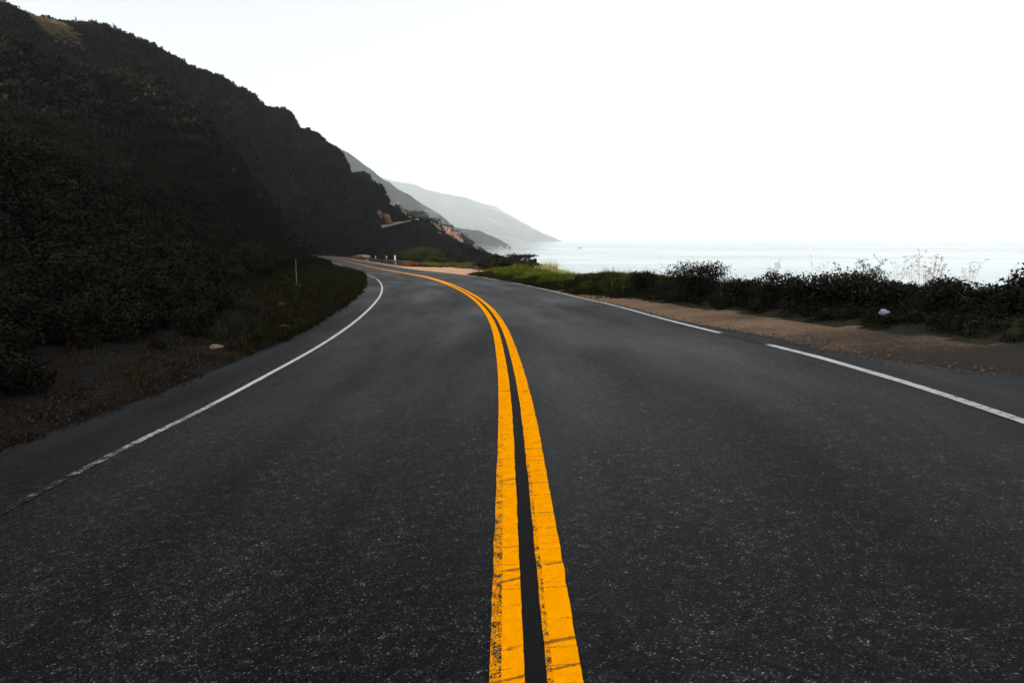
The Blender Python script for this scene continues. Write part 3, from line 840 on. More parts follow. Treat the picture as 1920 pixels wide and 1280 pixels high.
# bare grassy patch high on the crest
ok &= ~((np.abs(hx - at(105, 40, 253)[0]) < 7) & (np.abs(hy - 251) < 11))
hx, hy, hz = hx[ok], hy[ok], hz[ok]
sc = rng.uniform(1.6, 4.2, len(hx)) * (0.75 + 0.5 * (fbm(hx, hy, 25, 3, 111) + 0.5))
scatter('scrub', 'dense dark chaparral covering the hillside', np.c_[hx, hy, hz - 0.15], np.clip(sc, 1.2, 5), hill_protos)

# nearer scrub on the roadside bank
near_protos = [leaves_mesh(f'bank_clump_{i}', 900, bush_blobs(140 + i, 1.0, 0.8, 9), 0.075, M['leaf_dark'], 0.55, 0.5, 0.1, 40 + i) for i in range(5)]
n = 13000
bs = -6 + 178 * rng.random(n) ** 1.15; bd = 1.6 + 38 * rng.random(n) ** 1.1
thr = np.interp(bs, [0, 14, 30, 62, 90, 120], [1.5, 1.9, 5.5, 6.0, 2.5, 1.2])
bd = np.where(bs > 125, bd * np.interp(bs, [125, 165], [1, 0.35]), bd)
k = bd > thr + rng.normal(size=n) * 0.5
bs, bd = bs[k], bd[k]
P = bank_pt(bs, bd); P[:, 2] -= 0.06
scatter('bank_scrub', 'dark brush covering the bank on the left of the road', P, rng.uniform(0.6, 2.0, len(P)) * np.interp(bd, [1.5, 8, 20], [0.55, 0.9, 1.5]), near_protos)

# grass on the left verge at the bend, dim and low
tuft = [blades_mesh(f'verge_tuft_{i}', 40, 0.16, 0.34, 0.012, M['grass_dim'], 0.7, 200 + i) for i in range(4)]
n = 9000
ts = 13 + 80 * rng.random(n); td = 0.05 + 10 * rng.random(n) ** 1.3
k = td < np.interp(ts, [13, 22, 32, 60, 90], [0.5, 3.0, 8.0, 8.0, 2.0]) * (0.35 + 1.1 * rng.random(n))
ts, td = ts[k], td[k]
P = bank_pt(ts, td); P[:, 2] -= 0.01
scatter('verge_grass', 'short rough grass on the verge inside the bend', P, rng.uniform(0.5, 1.3, len(P)), tuft)
dry = [blades_mesh(f'dry_tuft_{i}', 26, 0.12, 0.32, 0.012, M['straw_dim'], 1.0, 230 + i) for i in range(3)]
n = 1500
ts = 2 + 50 * rng.random(n); td = 0.1 + 3.4 * rng.random(n) ** 1.4
P = bank_pt(ts, td)
scatter('dry_stubble', 'dry brown stubble along the left edge of the asphalt', P, rng.uniform(0.25, 0.8, n), dry)

# grass on the sea-side mounds
gtuft = [blades_mesh(f'mound_tuft_{i}', 46, 0.17, 0.26, 0.014, M['grass'], 0.8, 260 + i) for i in range(4)]
n = 30000
ts = np.where(rng.random(n) < 0.8, rng.uniform(22, 57, n), rng.uniform(56, 112, n)); to = 3.75 + 11 * rng.random(n) ** 1.3
_, dd = berm_h(ts, to)
k = (dd > -0.12 + 0.25 * rng.normal(size=n)) & (dd < 6)
k |= (ts > 31) & (ts < 53) & (to > 3.75) & (dd < 6)
k &= (ts < 57) | (fbm(ts, to, 4.0, 3, 122) > -0.05)
ts, to, dd = ts[k], to[k], dd[k]
bright = dd + 1.1 * fbm(ts, to, 1.6, 3, 121) + 0.15 * rng.normal(size=len(ts)) > np.interp(ts, [22, 35, 57, 112], [0.8, 0.85, 0.85, 1.25])  # light tops, dark fronts: shade of the mounds painted by tuft colour
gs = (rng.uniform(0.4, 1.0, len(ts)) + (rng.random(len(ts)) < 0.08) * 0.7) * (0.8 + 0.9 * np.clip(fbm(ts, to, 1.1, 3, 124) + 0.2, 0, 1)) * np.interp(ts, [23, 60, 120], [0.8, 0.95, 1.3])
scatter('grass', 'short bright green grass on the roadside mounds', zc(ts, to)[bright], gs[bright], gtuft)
dtuft = [blades_mesh(f'shaded_tuft_{i}', 46, 0.17, 0.22, 0.013, M['grass_dim'], 0.9, 290 + i) for i in range(3)]
scatter('shaded_mound_grass', 'mound grass coloured dark to stand for shade on the steep front', zc(ts, to)[~bright], gs[~bright] * 0.85, dtuft)
# low dark ground cover over the near berm
ice = [leaves_mesh(f'ground_cover_{i}', 420, bush_blobs(300 + i, 1.0, 0.42, 7), 0.07, M['leaf_dark'], 0.4, 0.55, 0.25, 60 + i) for i in range(4)]
n = 3600
ts = -5 + 36 * rng.random(n); to = 4.0 + 5.5 * rng.random(n)
_, dd = berm_h(ts, to)
k = (dd > 0.28 + 0.12 * rng.normal(size=n)) & (dd < 4.2)
ts, to = ts[k], to[k]
P = zc(ts, to); P[:, 2] -= 0.05
scatter('ground_cover', 'low dark leafy ground cover on the berm beside the dirt shoulder', P, rng.uniform(0.32, 0.68, len(P)), ice)

# loose stones on the shoulders, fallen leaves by the left edge, dry grass on the crest
peb = []
for i in range(3):
    import bmesh
    bm = bmesh.new(); bmesh.ops.create_icosphere(bm, subdivisions=1, radius=0.5)
    g_ = random.Random(i)
    for v_ in bm.verts: v_.co *= g_.uniform(0.7, 1.2); v_.co.z *= 0.6
    me_ = bpy.data.meshes.new(f'pebble_{i}'); bm.to_mesh(me_); bm.free()
    peb.append(me_)
M['pebble'] = make_leaf('shoulder_pebble', (0.025, 0.018, 0.013), (0.07, 0.048, 0.032), (0.16, 0.12, 0.085), 0.0, 0.9)
for me_ in peb: me_.materials.append(M['pebble'])
n = 5200
ts = 4 + 30 * rng.random(n) ** 1.3; eR_ = np.interp(ts, S, edgeR); to = eR_ - 0.25 + 1.9 * rng.random(n) ** 1.2
scatter('gravel', 'loose small stones on the dirt shoulder', zc(ts, to) - np.array([0, 0, 0.008]), 0.012 + 0.035 * rng.random(n) ** 4, peb, 0.4)
M['fallen'] = make_leaf('fallen_leaf', (0.008, 0.006, 0.005), (0.018, 0.011, 0.007), (0.11, 0.062, 0.034), 0.1, 0.9)
fl = [leaves_mesh(f'leaf_heap_{i}', 60, [(0, 0, 0.01, 0.5, 0.5, 0.03)], 0.055, M['fallen'], 0.5, 0.2, 1.5, 950 + i) for i in range(3)]
n = 1700
ts = 3 + 45 * rng.random(n) ** 1.2; td = 0.02 + 2.6 * rng.random(n) ** 1.5
k = fbm(ts, td * 3, 2.2, 3, 131) > -0.25
scatter('fallen_leaves', 'fallen leaves and twigs along the left edge of the asphalt', bank_pt(ts[k], td[k]) + np.array([0, 0, 0.01]), rng.uniform(0.3, 0.8, k.sum()), fl)
M['crest_straw'] = make_leaf('crest_grass', (0.14, 0.10, 0.06), (0.26, 0.19, 0.12), None, 0.2)
ct = [blades_mesh(f'crest_tuft_{i}', 60, 0.8, 0.8, 0.06, M['crest_straw'], 0.8, 970 + i) for i in range(2)]
n = 420
c0 = at(108, 45, 254); px_ = c0[0] + rng.normal(size=n) * 3.2 - np.abs(rng.normal(size=n)) * 2; py_ = c0[1] + rng.normal(size=n) * 4
c1 = at(50, 25, 244); h_ = n // 3; px_[:h_] = c1[0] + rng.normal(size=h_) * 6; py_[:h_] = c1[1] + rng.normal(size=h_) * 4
scatter('crest_grass', 'bare tan grass patches on the hill crest', np.c_[px_, py_, hill_full(px_, py_)[0]], rng.uniform(0.8, 1.6, n), ct)

# ------------------------------------------------------------------ individual bushes on the sea side
def s_for(px, o):
    ss = np.linspace(3, 280, 3000); P = pos(ss, o); d = P[:, 1] * _c - (P[:, 2] - EYE) * _s
    xs = 960 + 1280 * P[:, 0] / d
    return float(ss[np.argmin(np.abs(xs - px))])
def bush(name, label, cat, px, o, w, h, leafmat, nleaf, lsize, seed, group=None, loc=None, sink=0.05, nb=9, stem_r=0.012, aspect=0.5):
    if loc is None:
        loc = zc(s_for(px, o), o)
    e = tag(empty(name, (loc[0], loc[1], loc[2] - sink), random.uniform(0, 6.28)), label, cat, group)
    obj('foliage', leaves_mesh('foliage', nleaf, bush_blobs(seed, w, h, nb), lsize, leafmat, aspect, 0.5, 0.1, seed), e)
    obj('stem', stems_mesh('stem', seed, w, h, 7, M['bark'], stem_r), e)
    return e
G = 'dark bushes along the sea-side berm'
def top_h(px, py, o):
    s_ = s_for(px, o); p = zc(s_, o); t = at(px, py, p[1]); return max(0.15, t[2] - p[2]), p
BUSH = [  # px, top py, o, width px, label
    (1205, 510, 5.3, 60, 'small dark bush with dry stalks beside the large rounded bush'),
    (1298, 489, 5.6, 140, 'largest rounded dark bush on the berm skyline'),
    (1400, 518, 5.9, 110, 'low ragged dark bush right of the large rounded bush'),
    (1462, 508, 6.0, 60, 'narrow dark bush under the short upright tussocks'),
    (1545, 512, 6.2, 130, 'wide flat-topped dark bush left of the spiky bush'),
    (1612, 503, 6.4, 120, 'dark bush from which bare spiky twigs stand up'),
    (1690, 530, 6.5, 110, 'lowest dark bush at the foot of the tall dry weeds'),
    (1790, 521, 6.6, 120, 'domed dark bush right of the tall dry weeds'),
    (1850, 532, 6.5, 80, 'low dark bush with thin dry grass against the sea'),
    (1897, 507, 6.5, 80, 'tall leafy dark bush at the right edge of the picture')]
for i, (px, py, o, wpx, lab) in enumerate(BUSH):
    h, p = top_h(px, py, o); w = wpx * p[1] / 1280 * 1.25
    bush('bush', lab, 'bush', px, o, w, h * 1.15 + 0.05, M['leaf_dark'], int(3200 * max(0.6, w)), 0.055, 400 + i, G, loc=p)

def weed(label, px, py, o, seed, nst=7, mat='straw', spread=0.25, heads=40, group='dry weeds on the berm', name='dry_weed', r=0.0026, lean=0.25):
    """tall dead umbel: bare stalks that fork into seed heads"""
    h, p = top_h(px, py, o)
    e = tag(empty(name, p), label, 'weed', group)
    g = random.Random(seed); ps = []; hd = []
    for i in range(nst):
        a = g.uniform(0, 6.28); b0 = np.array([g.uniform(-1, 1) * spread * 0.4, g.uniform(-1, 1) * spread * 0.4, -0.05])
        top = b0 + np.array([math.cos(a) * lean * h * g.random(), math.sin(a) * lean * h * g.random(), h * g.uniform(0.62, 1.0)])
        mid = (b0 + top) / 2 + np.array([g.uniform(-.03, .03), g.uniform(-.03, .03), 0])
        ps.append(tube([b0, mid, top], [r, r * 0.8, r * 0.5], 4))
        for j in range(5):
            f = g.uniform(0.55, 0.98); q = b0 + (top - b0) * f
            aa = g.uniform(0, 6.28); bl = h * g.uniform(0.08, 0.22)
            tip = q + np.array([math.cos(aa) * bl * 0.7, math.sin(aa) * bl * 0.7, bl * 0.8])
            ps.append(tube([q, (q + tip) / 2 + [0, 0, -0.01], tip], [r * 0.6, r * 0.5, r * 0.35], 4)); hd.append(tip)
        hd.append(top)
    V, F = join(ps)
    obj('stalk', np_mesh('stalk', V, F, M[mat], True), e)
    if heads:
        bl = [(t[0], t[1], t[2], h * 0.045, h * 0.045, h * 0.03) for t in hd]
        o_h = obj('seed_head', leaves_mesh('seed_head', len(hd) * max(3, heads // 8), bl, 0.016 + 0.006 * h, M[mat], 0.6, 0.3, 0.0, seed), e); o_h['kind'] = 'stuff'
    return e
weed('tall pale umbel weed leaning right above the dip in the berm', 1722, 466, 6.7, 501, 9)
weed('sparse tall dry weed left of the leaning umbel weed', 1692, 470, 6.9, 502, 4)
weed('shorter pale dry weed left of the domed bush', 1755, 492, 6.7, 503, 6)
weed('fine dry weed rising behind the domed bush', 1800, 485, 7.2, 504, 5)
weed('single thin dry stalk leaning left near the right edge', 1858, 488, 6.6, 505, 2, heads=0, lean=0.5)
weed('faint tall dry weed between the tussocks and the spiky bush', 1524, 470, 7.2, 506, 3)
weed('faint dry weed above the short upright tussocks', 1455, 482, 7.4, 507, 4)
weed('dry stalks sticking out of the small dark bush', 1208, 494, 5.6, 508, 4, heads=8)
weed('bare dark twigs standing up from the spiky bush', 1610, 482, 6.4, 509, 16, 'bark', 0.5, 90, name='twiggy_weed', r=0.006, lean=0.5)
weed('bare twig bent left over the flat-topped bush', 1560, 496, 6.3, 510, 5, 'bark', 0.3, 40, name='twiggy_weed', r=0.005, lean=0.7)
weed('single thin stalk standing in the gap beside the large rounded bush', 1351, 500, 5.8, 511, 1, heads=0, lean=0.05)
def tussock(label, px, py, o, seed, n=120, mat='leaf_dark', spread=0.1, lean=0.5, group='grass tussocks by the road', width=0.012):
    h, p = top_h(px, py, o)
    e = tag(obj('grass_tussock', blades_mesh('grass_tussock', n, spread, h, width, M[mat], lean, seed, segs=3), None, p), label, 'grass tuft', group)
    return e
tussock('dark upright tussock left of its twin on the berm', 1434, 502, 5.9, 601, 130)
tussock('dark upright tussock right of its twin on the berm', 1452, 503, 5.9, 602, 130)
tussock('thin bent grass against the sea beside the right-edge bush', 1846, 522, 6.6, 603, 60, 'straw', 0.12, 1.0)

# ------------------------------------------------------------------ pampas clump, cypress and hedge beyond the mounds
for i, (px, py, o, lab) in enumerate([(1030, 484, 7.4, 'tall pale pampas grass clump against the sea'), (1050, 500, 7.4, 'shorter pampas grass clump on the right of the tall one'), (1014, 496, 7.6, 'pale pampas grass clump beside the dark cypress scrub')]):
    h, p = top_h(px, py, o)
    e = tag(empty('pampas_grass', p), lab, 'grass clump', 'pampas grass clumps by the sea')
    obj('blade', blades_mesh('blade', 260, 0.55, h * 1.05, 0.035, M['pampas'], 0.9, 620 + i, 0.6, 4), e)
    obj('plume_stalk', blades_mesh('plume_stalk', 30, 0.5, h * 1.4, 0.03, M['pampas'], 0.35, 640 + i, 0.4, 4), e)

def cypress(label, loc, w, h, seed, mat, lean=0.3, name='cypress_tree', cat='tree', group=None, n=2600, ls=0.16, layers=6):
    e = tag(empty(name, loc), label, cat, group)
    g = random.Random(seed); bl = []; ps = []
    base = np.array([0, 0, -0.3]); top = np.array([lean * w * 0.3, 0, h * 0.85])
    ps.append(tube([base, (base + top) / 2 + [0.05 * w, 0, 0], top], [h * 0.035, h * 0.025, h * 0.01], 7))
    for i in range(layers):
        f = 0.25 + 0.7 * i / (layers - 1)
        q = base + (top - base) * f
        for j in range(3):
            a = g.uniform(0, 6.28); rr = w * 0.5 * g.uniform(0.35, 0.95) * (1.15 - 0.6 * f)
            c = q + np.array([math.cos(a) * rr + lean * w * 0.12, math.sin(a) * rr, h * g.uniform(-0.03, 0.06)])
            ps.append(tube([q, (q + c) / 2, c], [h * 0.012, h * 0.008, h * 0.004], 5))
            bl.append((c[0], c[1], c[2], w * g.uniform(0.14, 0.24), w * g.uniform(0.14, 0.24), h * g.uniform(0.05, 0.10)))
    V, F = join(ps)
    obj('trunk', np_mesh('trunk', V, F, M['bark'], True), e)
    obj('crown', leaves_mesh('crown', n, bl, ls, mat, 0.5, 0.3, 0.3, seed), e)
    return e
def ground_at(px, o):
    return zc(s_for(px, o), o)
def place(px, py_top, Yd, zbase):
    p = at(px, py_top, Yd); return np.array([p[0], p[1], zbase]), p[2] - zbase
GC = 'dark windswept trees by the sea'
for i, (px, py, Yd, wpx, lab) in enumerate([
        (965, 469, 74, 66, 'largest dark windswept cypress with a flat ragged top'),
        (940, 471, 76, 44, 'dark cypress whose branch juts out to the left over the sea'),
        (985, 481, 70, 44, 'dark cypress leaning beside the pampas grass'),
        (1000, 480, 80, 12, 'small round-headed dark tree standing alone against the sea'),
        (1012, 490, 66, 24, 'low dark cypress with a jutting crown left of the pampas')]):
    loc, h = place(px, py, Yd, -3.4); w = wpx * Yd / 1280 * 1.3
    cypress(lab, loc, w, h, 700 + i, M['leaf_dark'], -0.5 if i == 1 else 0.3, group=GC, n=6500 if i < 3 else 1600, ls=0.17)
for i, (px, py, Yd, wpx, lab) in enumerate([(966, 470, 150, 14, 'leftmost of three small hazy grey pines behind the cypress'), (984, 474, 150, 12, 'middle of three small hazy grey pines behind the cypress'), (992, 473, 155, 11, 'rightmost of three small hazy grey pines behind the cypress')]):
    loc, h = place(px, py, Yd, -6.5); w = wpx * Yd / 1280
    cypress(lab, loc, w, h, 720 + i, M['leaf_grey'], 0.1, 'pine_tree', group='hazy pines behind the cypress', n=1500, ls=0.2)

# hedge-like scrub between the turnout and the sea, one bush each
GH = 'scrub bushes behind the dirt turnout'
HED = [(788, 456, 130, 90, 'leaf_green', 'largest green bush behind the guardrail, lit on its crown'), (752, 464, 132, 70, 'leaf_dark', 'dark bush left of the large green bush behind the guardrail'),
       (812, 478, 112, 40, 'leaf_green', 'green bush sloping down right of the large green bush'), (724, 472, 140, 18, 'leaf_rust', 'small rust-red bush above the white marker posts'),
       (772, 491, 104, 34, 'leaf_rust', 'low rust-brown bush at the end of the guardrail'), (846, 476, 112, 60, 'leaf_dark', 'dark scrub bush behind the left part of the turnout'),
       (880, 477, 105, 56, 'leaf_dark', 'dark scrub bush behind the middle of the turnout'), (912, 478, 92, 52, 'leaf_dark', 'dark scrub bush left of the windswept cypress'),
       (897, 491, 84, 30, 'straw_dim', 'small dull brown bush on the grassy bank behind the turnout'), (930, 490, 70, 26, 'straw_dim', 'small dull reddish-brown bush in front of the windswept cypress'),
       (950, 480, 68, 60, 'leaf_dark', 'dark dense bush under the flat-topped cypress'), (918, 481, 74, 54, 'leaf_dark', 'dark dense bush left of the flat-topped cypress'), (980, 484, 64, 50, 'leaf_dark', 'dark dense bush right of the flat-topped cypress'),
       (1003, 500, 52, 34, 'straw_dim', 'brown dry bush at the foot of the pampas grass'), (988, 498, 56, 22, 'leaf_rust', 'reddish dry bush between cypress and pampas grass')]
for i, (px, py, Yd, wpx, mt, lab) in enumerate(HED):
    p = at(px, py, Yd)
    s_, o_ = so_of([p[0]], [p[1]])
    zb = float(zc(s_[0], o_[0])[2]) if o_[0] < 14 else float(hill_full([p[0]], [p[1]])[0][0])
    h = max(0.8, p[2] - zb); w = wpx * Yd / 1280 * 1.2
    bush('shrub', lab, 'shrub', px, 0, w, h, M[mt], int(min(16000, 1500 + 1500 * w)), 0.15 if w > 3 else 0.09, 740 + i, GH, loc=np.array([p[0], p[1], zb]), stem_r=0.03, nb=12)

# ------------------------------------------------------------------ guardrail at the bend, white markers
Sg = np.arange(105, 186, 1.0)
go = np.interp(Sg, [105, 112, 190], [5.9, 5.0, 4.9])
rail = tag(empty('guardrail', tuple(pos(106, 5.8, 0))), 'dark weathered guardrail along the outside of the far bend', 'guardrail')
base = np.array(rail.location)
prof = [(0.0, 0.46), (0.06, 0.50), (0.06, 0.56), (0.0, 0.60), (0.06, 0.64), (0.06, 0.70), (0.0, 0.74)]   # W-beam
Vr = []
for t, (dx, dz) in enumerate(prof):
    p = pos(Sg, go - dx, 0); p[:, 2] += dz + 0.12; Vr.append(p - base)
V = np.stack(Vr, 1)
ro = obj('rail', np_mesh('rail', V.reshape(-1, 3), grid_faces(len(Sg), len(prof)), M['steel']), rail)
sm_ = ro.modifiers.new('thickness', 'SOLIDIFY'); sm_.thickness = 0.006
def box(cx, cy, cz, sx, sy, sz):
    x, y, z = sx / 2, sy / 2, sz / 2
    V = np.array([[a * x + cx, b * y + cy, c * z + cz] for a in (-1, 1) for b in (-1, 1) for c in (-1, 1)])
    F = np.array([[0, 1, 3, 2], [4, 6, 7, 5], [0, 4, 5, 1], [2, 3, 7, 6], [0, 2, 6, 4], [1, 5, 7, 3]])
    return V, F
sbm = np_mesh('spacer_block', *box(0, 0, 0.72, 0.14, 0.16, 0.30), M['wood'])
pm = np_mesh('post', *box(0, 0, 0.36, 0.16, 0.18, 1.0), M['wood'])
for s_ in np.arange(106, 185, 3.8):
    p = pos(s_, np.interp(s_, Sg, go) + 0.1) - base
    q_ = obj('post', pm, rail, p)
    obj('spacer_block', sbm, q_, (-0.16, 0, 0))
# end plate
V, F = box(0, 0, 0.6, 0.05, 0.5, 0.36)
obj('end_plate', np_mesh('end_plate', V, F, M['steel']), rail, pos(105, 5.9) - base + np.array([0, 0, 0.1]))
def marker_mesh():
    bx = []
    n = 14; w = 0.17; d = 0.05; h = 1.5
    V = []; 
    for i in range(6):
        z = -0.1 + (h - 0.1) * i / 5
        V += [(-w / 2, -d / 2, z), (w / 2, -d / 2, z), (w / 2 * 0.9, d / 2, z), (-w / 2 * 0.9, d / 2, z)]
    V += [(-w / 2 * 0.55, -d / 2, h), (w / 2 * 0.55, -d / 2, h), (w / 2 * 0.5, d / 2, h), (-w / 2 * 0.5, d / 2, h)]
    F = []
    for i in range(6):
        for j in range(4): F.append((i * 4 + j, i * 4 + (j + 1) % 4, (i + 1) * 4 + (j + 1) % 4, (i + 1) * 4 + j))
    F.append((24, 25, 26, 27))
    return np_mesh('blade', np.array(V, float), np.array(F), M['whitepost'])
mk = marker_mesh()
bandm = np_mesh('band', *box(0, -0.028, 0.95, 0.12, 0.012, 0.10), M['steel'])
for i, (px, sc_, lab) in enumerate([(741, 1.35, 'largest white marker post behind the guardrail, on the right'), (725, 1.2, 'second white marker post from the right behind the guardrail'), (704.5, 1.1, 'short white marker post standing alone in the middle of the guardrail'),
                                    (690.5, 1.0, 'rightmost of the three far white marker posts'), (687, 1.15, 'middle one of the three far white marker posts'), (683.5, 1.1, 'leftmost of the three far white marker posts')]):
    o_ = 5.5; s_ = s_for(px, o_)
    e = tag(empty('marker_post', tuple(zc(s_, o_)), 0.15), lab, 'marker post', 'white marker posts along the guardrail')
    q = obj('blade', mk, e); q.scale = (sc_ * (1.4 if i == 0 else 1.0), 1, sc_ * 0.82)
    obj('band', bandm, q, (0, 0, 0.0))
# low tan wall at the far end of the guardrail
Sw = np.linspace(194, 214, 16); Vw = []
for s_ in Sw:
    hw = 1.0 + 0.12 * math.sin(s_ * 0.7)
    for (oo, zz) in ((6.4, -0.3), (6.4, hw), (8.6, hw + 0.15), (8.6, -0.3)):
        p = pos(s_, oo); p[2] += zz; Vw.append(p)
Vw = np.array(Vw); Fw = []
for i in range(len(Sw) - 1):
    for j in range(3): Fw.append((i * 4 + j, i * 4 + j + 1, (i + 1) * 4 + j + 1, (i + 1) * 4 + j))
Fw += [(0, 1, 2, 3), (len(Vw) - 4, len(Vw) - 3, len(Vw) - 2, len(Vw) - 1)]
tag(obj('low_wall', np_mesh('low_wall', Vw, np.array(Fw), M['wall'])), 'low tan wall on the outside of the farthest bend', 'wall')

# ------------------------------------------------------------------ the road again, on the far spur
fr = [(700, 429, 545), (712, 426, 549), (722, 423.5, 553), (734, 420.5, 560), (746, 417.5, 566), (757, 415, 574), (770, 412.5, 581), (785, 411, 590)]
Yf = []
for q in fr:
    w_ = surf(q[0], q[1] + 1, 400); Yf.append(q[2] if w_ is None else w_[1])
pf = np.polyfit([q[0] for q in fr], Yf, 1)
Pn = np.array([at(q[0], q[1], np.polyval(pf, q[0]) - 2.0) for q in fr]); Vv = []
for i, p in enumerate(Pn):
    t = Pn[min(i + 1, len(Pn) - 1)] - Pn[max(i - 1, 0)]; t[2] = 0; t /= np.linalg.norm(t); nrm = np.array([t[1], -t[0], 0])
    for o_, dz in ((-2.6, 0.5), (2.6, 0.0), (3.0, -0.4)):
        q = p + nrm * o_; q[2] += dz; Vv.append(q)
M['farroad'] = make_plain('far_road_surface', (0.16, 0.15, 0.145), 0.8, 0, 0.2, 0.3)
tag(obj('upper_road', np_mesh('upper_road', np.array(Vv), grid_faces(len(Pn), 3), M['farroad'])), 'short pale stretch of the road climbing the far spur', kind='structure')

# ------------------------------------------------------------------ rocks
def rock_mesh(name, w, d, h, mat, seed, rough=0.7, sub=4):
    import bmesh
    bm = bmesh.new(); bmesh.ops.create_icosphere(bm, subdivisions=sub, radius=1.0)
    V = np.array([v.co[:] for v in bm.verts])
    F = np.array([[v.index for v in f.verts] for f in bm.faces]); bm.free()
    g = np.random.default_rng(seed)
    r = np.ones(len(V))
    for f, a in ((1.3, 0.5), (2.7, 0.3), (5.5, 0.18), (11, 0.1)):
        o = g.random(3) * 50
        r += rough * a * (np.abs(np.sin(V @ g.normal(size=3) * f + o[0])) + np.abs(np.sin(V @ g.normal(size=3) * f + o[1])) - 1)
    V = np.round(V * r[:, None] * 3.5) / 3.5 * 0.5 + V * r[:, None] * 0.5
    return np_mesh(name, V * np.array([w / 2, d / 2, h / 2]), F, mat)
def rock(label, px, py, Yd, wpx, hpx, mat, seed, group, name='rock_outcrop', cat='rock', depth=0.8, tilt=0.0, sub=4):
    p = surf(px, py) if Yd < 700 else None
    p = at(px, py, Yd) if p is None else p
    Yd = p[1]; w = wpx * Yd / 1280; h = hpx * Yd / 1280
    o = tag(obj(name, rock_mesh(name, w, w * depth, h, M[mat], seed, sub=sub), None, p), label, cat, group)
    o.rotation_euler = (0, tilt, 0); return o
GR = 'sunlit rock faces on the far spur'
rock('ragged orange rock cut above the left end of the upper road', 722, 411, 556, 17, 22, 'rock_orange', 1, GR, tilt=-0.5)
rock('small orange rock at the upper left of the road cut', 710, 402, 552, 9, 13, 'rock_orange', 2, GR, tilt=-0.3)
rock('low orange rock beside the upper road', 730, 417, 560, 11, 9, 'rock_orange', 3, GR)
rock('bright tan crag on the spur edge just above the upper road', 757, 402, 574, 9, 16, 'rock_tan', 4, GR, tilt=-0.2)
rock('narrow tan crag higher on the spur edge', 751, 391, 570, 5, 10, 'rock_tan', 5, GR, tilt=-0.4)
rock('topmost tan crag on the spur skyline', 746, 382, 566, 4, 6, 'rock_tan', 6, GR, tilt=-0.4)
rock('flat tan rock at the right end of the upper road', 764, 408, 577, 10, 5, 'rock_tan', 7, GR)
rock('orange rock face on the seaward edge of the spur', 826, 444, 575, 14, 12, 'rock_orange', 8, GR, tilt=0.5)
rock('dull brown ledge above the orange seaward rock face', 815, 425, 580, 22, 8, 'rock_tan', 9, GR, tilt=0.6)
GP = 'pink cliffs of the middle headland'
rock('upper left pink cliff face below the headland trees', 838, 437, 860, 18, 16, 'rock_pink', 10, GP, 'cliff_face', 'cliff', tilt=0.6)
rock('main pink cliff face in the middle of the headland', 851, 446, 858, 24, 20, 'rock_pink', 11, GP, 'cliff_face', 'cliff', tilt=0.6)
rock('lower right pink cliff face near the water', 862, 453, 856, 14, 12, 'rock_pink', 12, GP, 'cliff_face', 'cliff', tilt=0.6)
rock('pale crag at the tip of the middle headland', 889, 466, 870, 12, 14, 'rock_tan', 13, GP, 'cliff_face', 'cliff', tilt=0.3)
GS = 'sea rocks off the headland'
for i, (px, py, wpx, hpx, lab) in enumerate([(931, 462.5, 8, 4, 'largest dark sea rock close to the far cliffs'), (946, 463.5, 7, 2.6, 'flat sea rock in the middle of the row off the cliffs'), (955, 465, 5, 2.4, 'rightmost small sea rock of the row off the cliffs'), (1087, 465, 7, 0.6, 'lone flat sea rock far out on the water')]):
    Yd = (EYE - SEA) * 1280 / (py - 450); p = at(px, py, Yd)
    w = wpx * Yd / 1280; h = hpx * Yd / 1280
    tag(obj('sea_rock', rock_mesh('sea_rock', w, w * 0.6, h * 1.6, M['rock_dark'], 30 + i), None, (p[0], p[1], SEA + h * 0.25)), lab, 'rock', GS)

# ------------------------------------------------------------------ trees on the ridges
def conifer_parts(seed, n=520):
    g = random.Random(seed); bl = []
    for i in range(9):
        f = i / 8; z = 0.16 + 0.80 * f; r = 0.26 * (1 - f) ** 0.8 + 0.03
        for j in range(4):
            a = g.uniform(0, 6.28); q = r * g.uniform(0.3, 0.8)
            bl.append((q * math.cos(a), q * math.sin(a), z, r * 0.5, r * 0.5, 0.05))
    V, F = tube([(0, 0, -0.05), (0.01, 0, 0.5), (0, 0, 0.97)], [0.03, 0.02, 0.006], 6)
    return bl, np_mesh('trunk', V, F, M['bark'], True), n
ctr_ = [conifer_parts(800 + i) for i in range(3)]
crown_h = [leaves_mesh('crown', c[2], c[0], 0.075, M['leaf_hill'], 0.5, 0.3, 0.0, 810 + i) for i, c in enumerate(ctr_)]
crown_g = [leaves_mesh('crown', c[2], c[0], 0.075, M['leaf_grey'], 0.5, 0.3, 0.0, 820 + i) for i, c in enumerate(ctr_)]
round_h = [leaves_mesh('crown', 700, [(b[0] * 0.45, b[1] * 0.45, 0.3 + b[2] * 0.75, b[3] * 0.5, b[4] * 0.5, b[5] * 0.6) for b in bush_blobs(830 + i, 1.6, 0.9, 8)], 0.075, M['leaf_grey'], 0.6, 0.4, 0.0, 830 + i) for i in range(3)]
def tree(label, P, h, w, v, crowns, group, name='conifer_tree'):
    e = tag(empty(name, tuple(P), random.uniform(0, 6.28)), label, 'tree', group)
    a = obj('trunk', ctr_[v % 3][1], e); a.scale = (h, h, h)
    b = obj('crown', crowns[v % 3], e); b.scale = (w, w, h)
    return e
GT = 'small trees on the hill skyline'
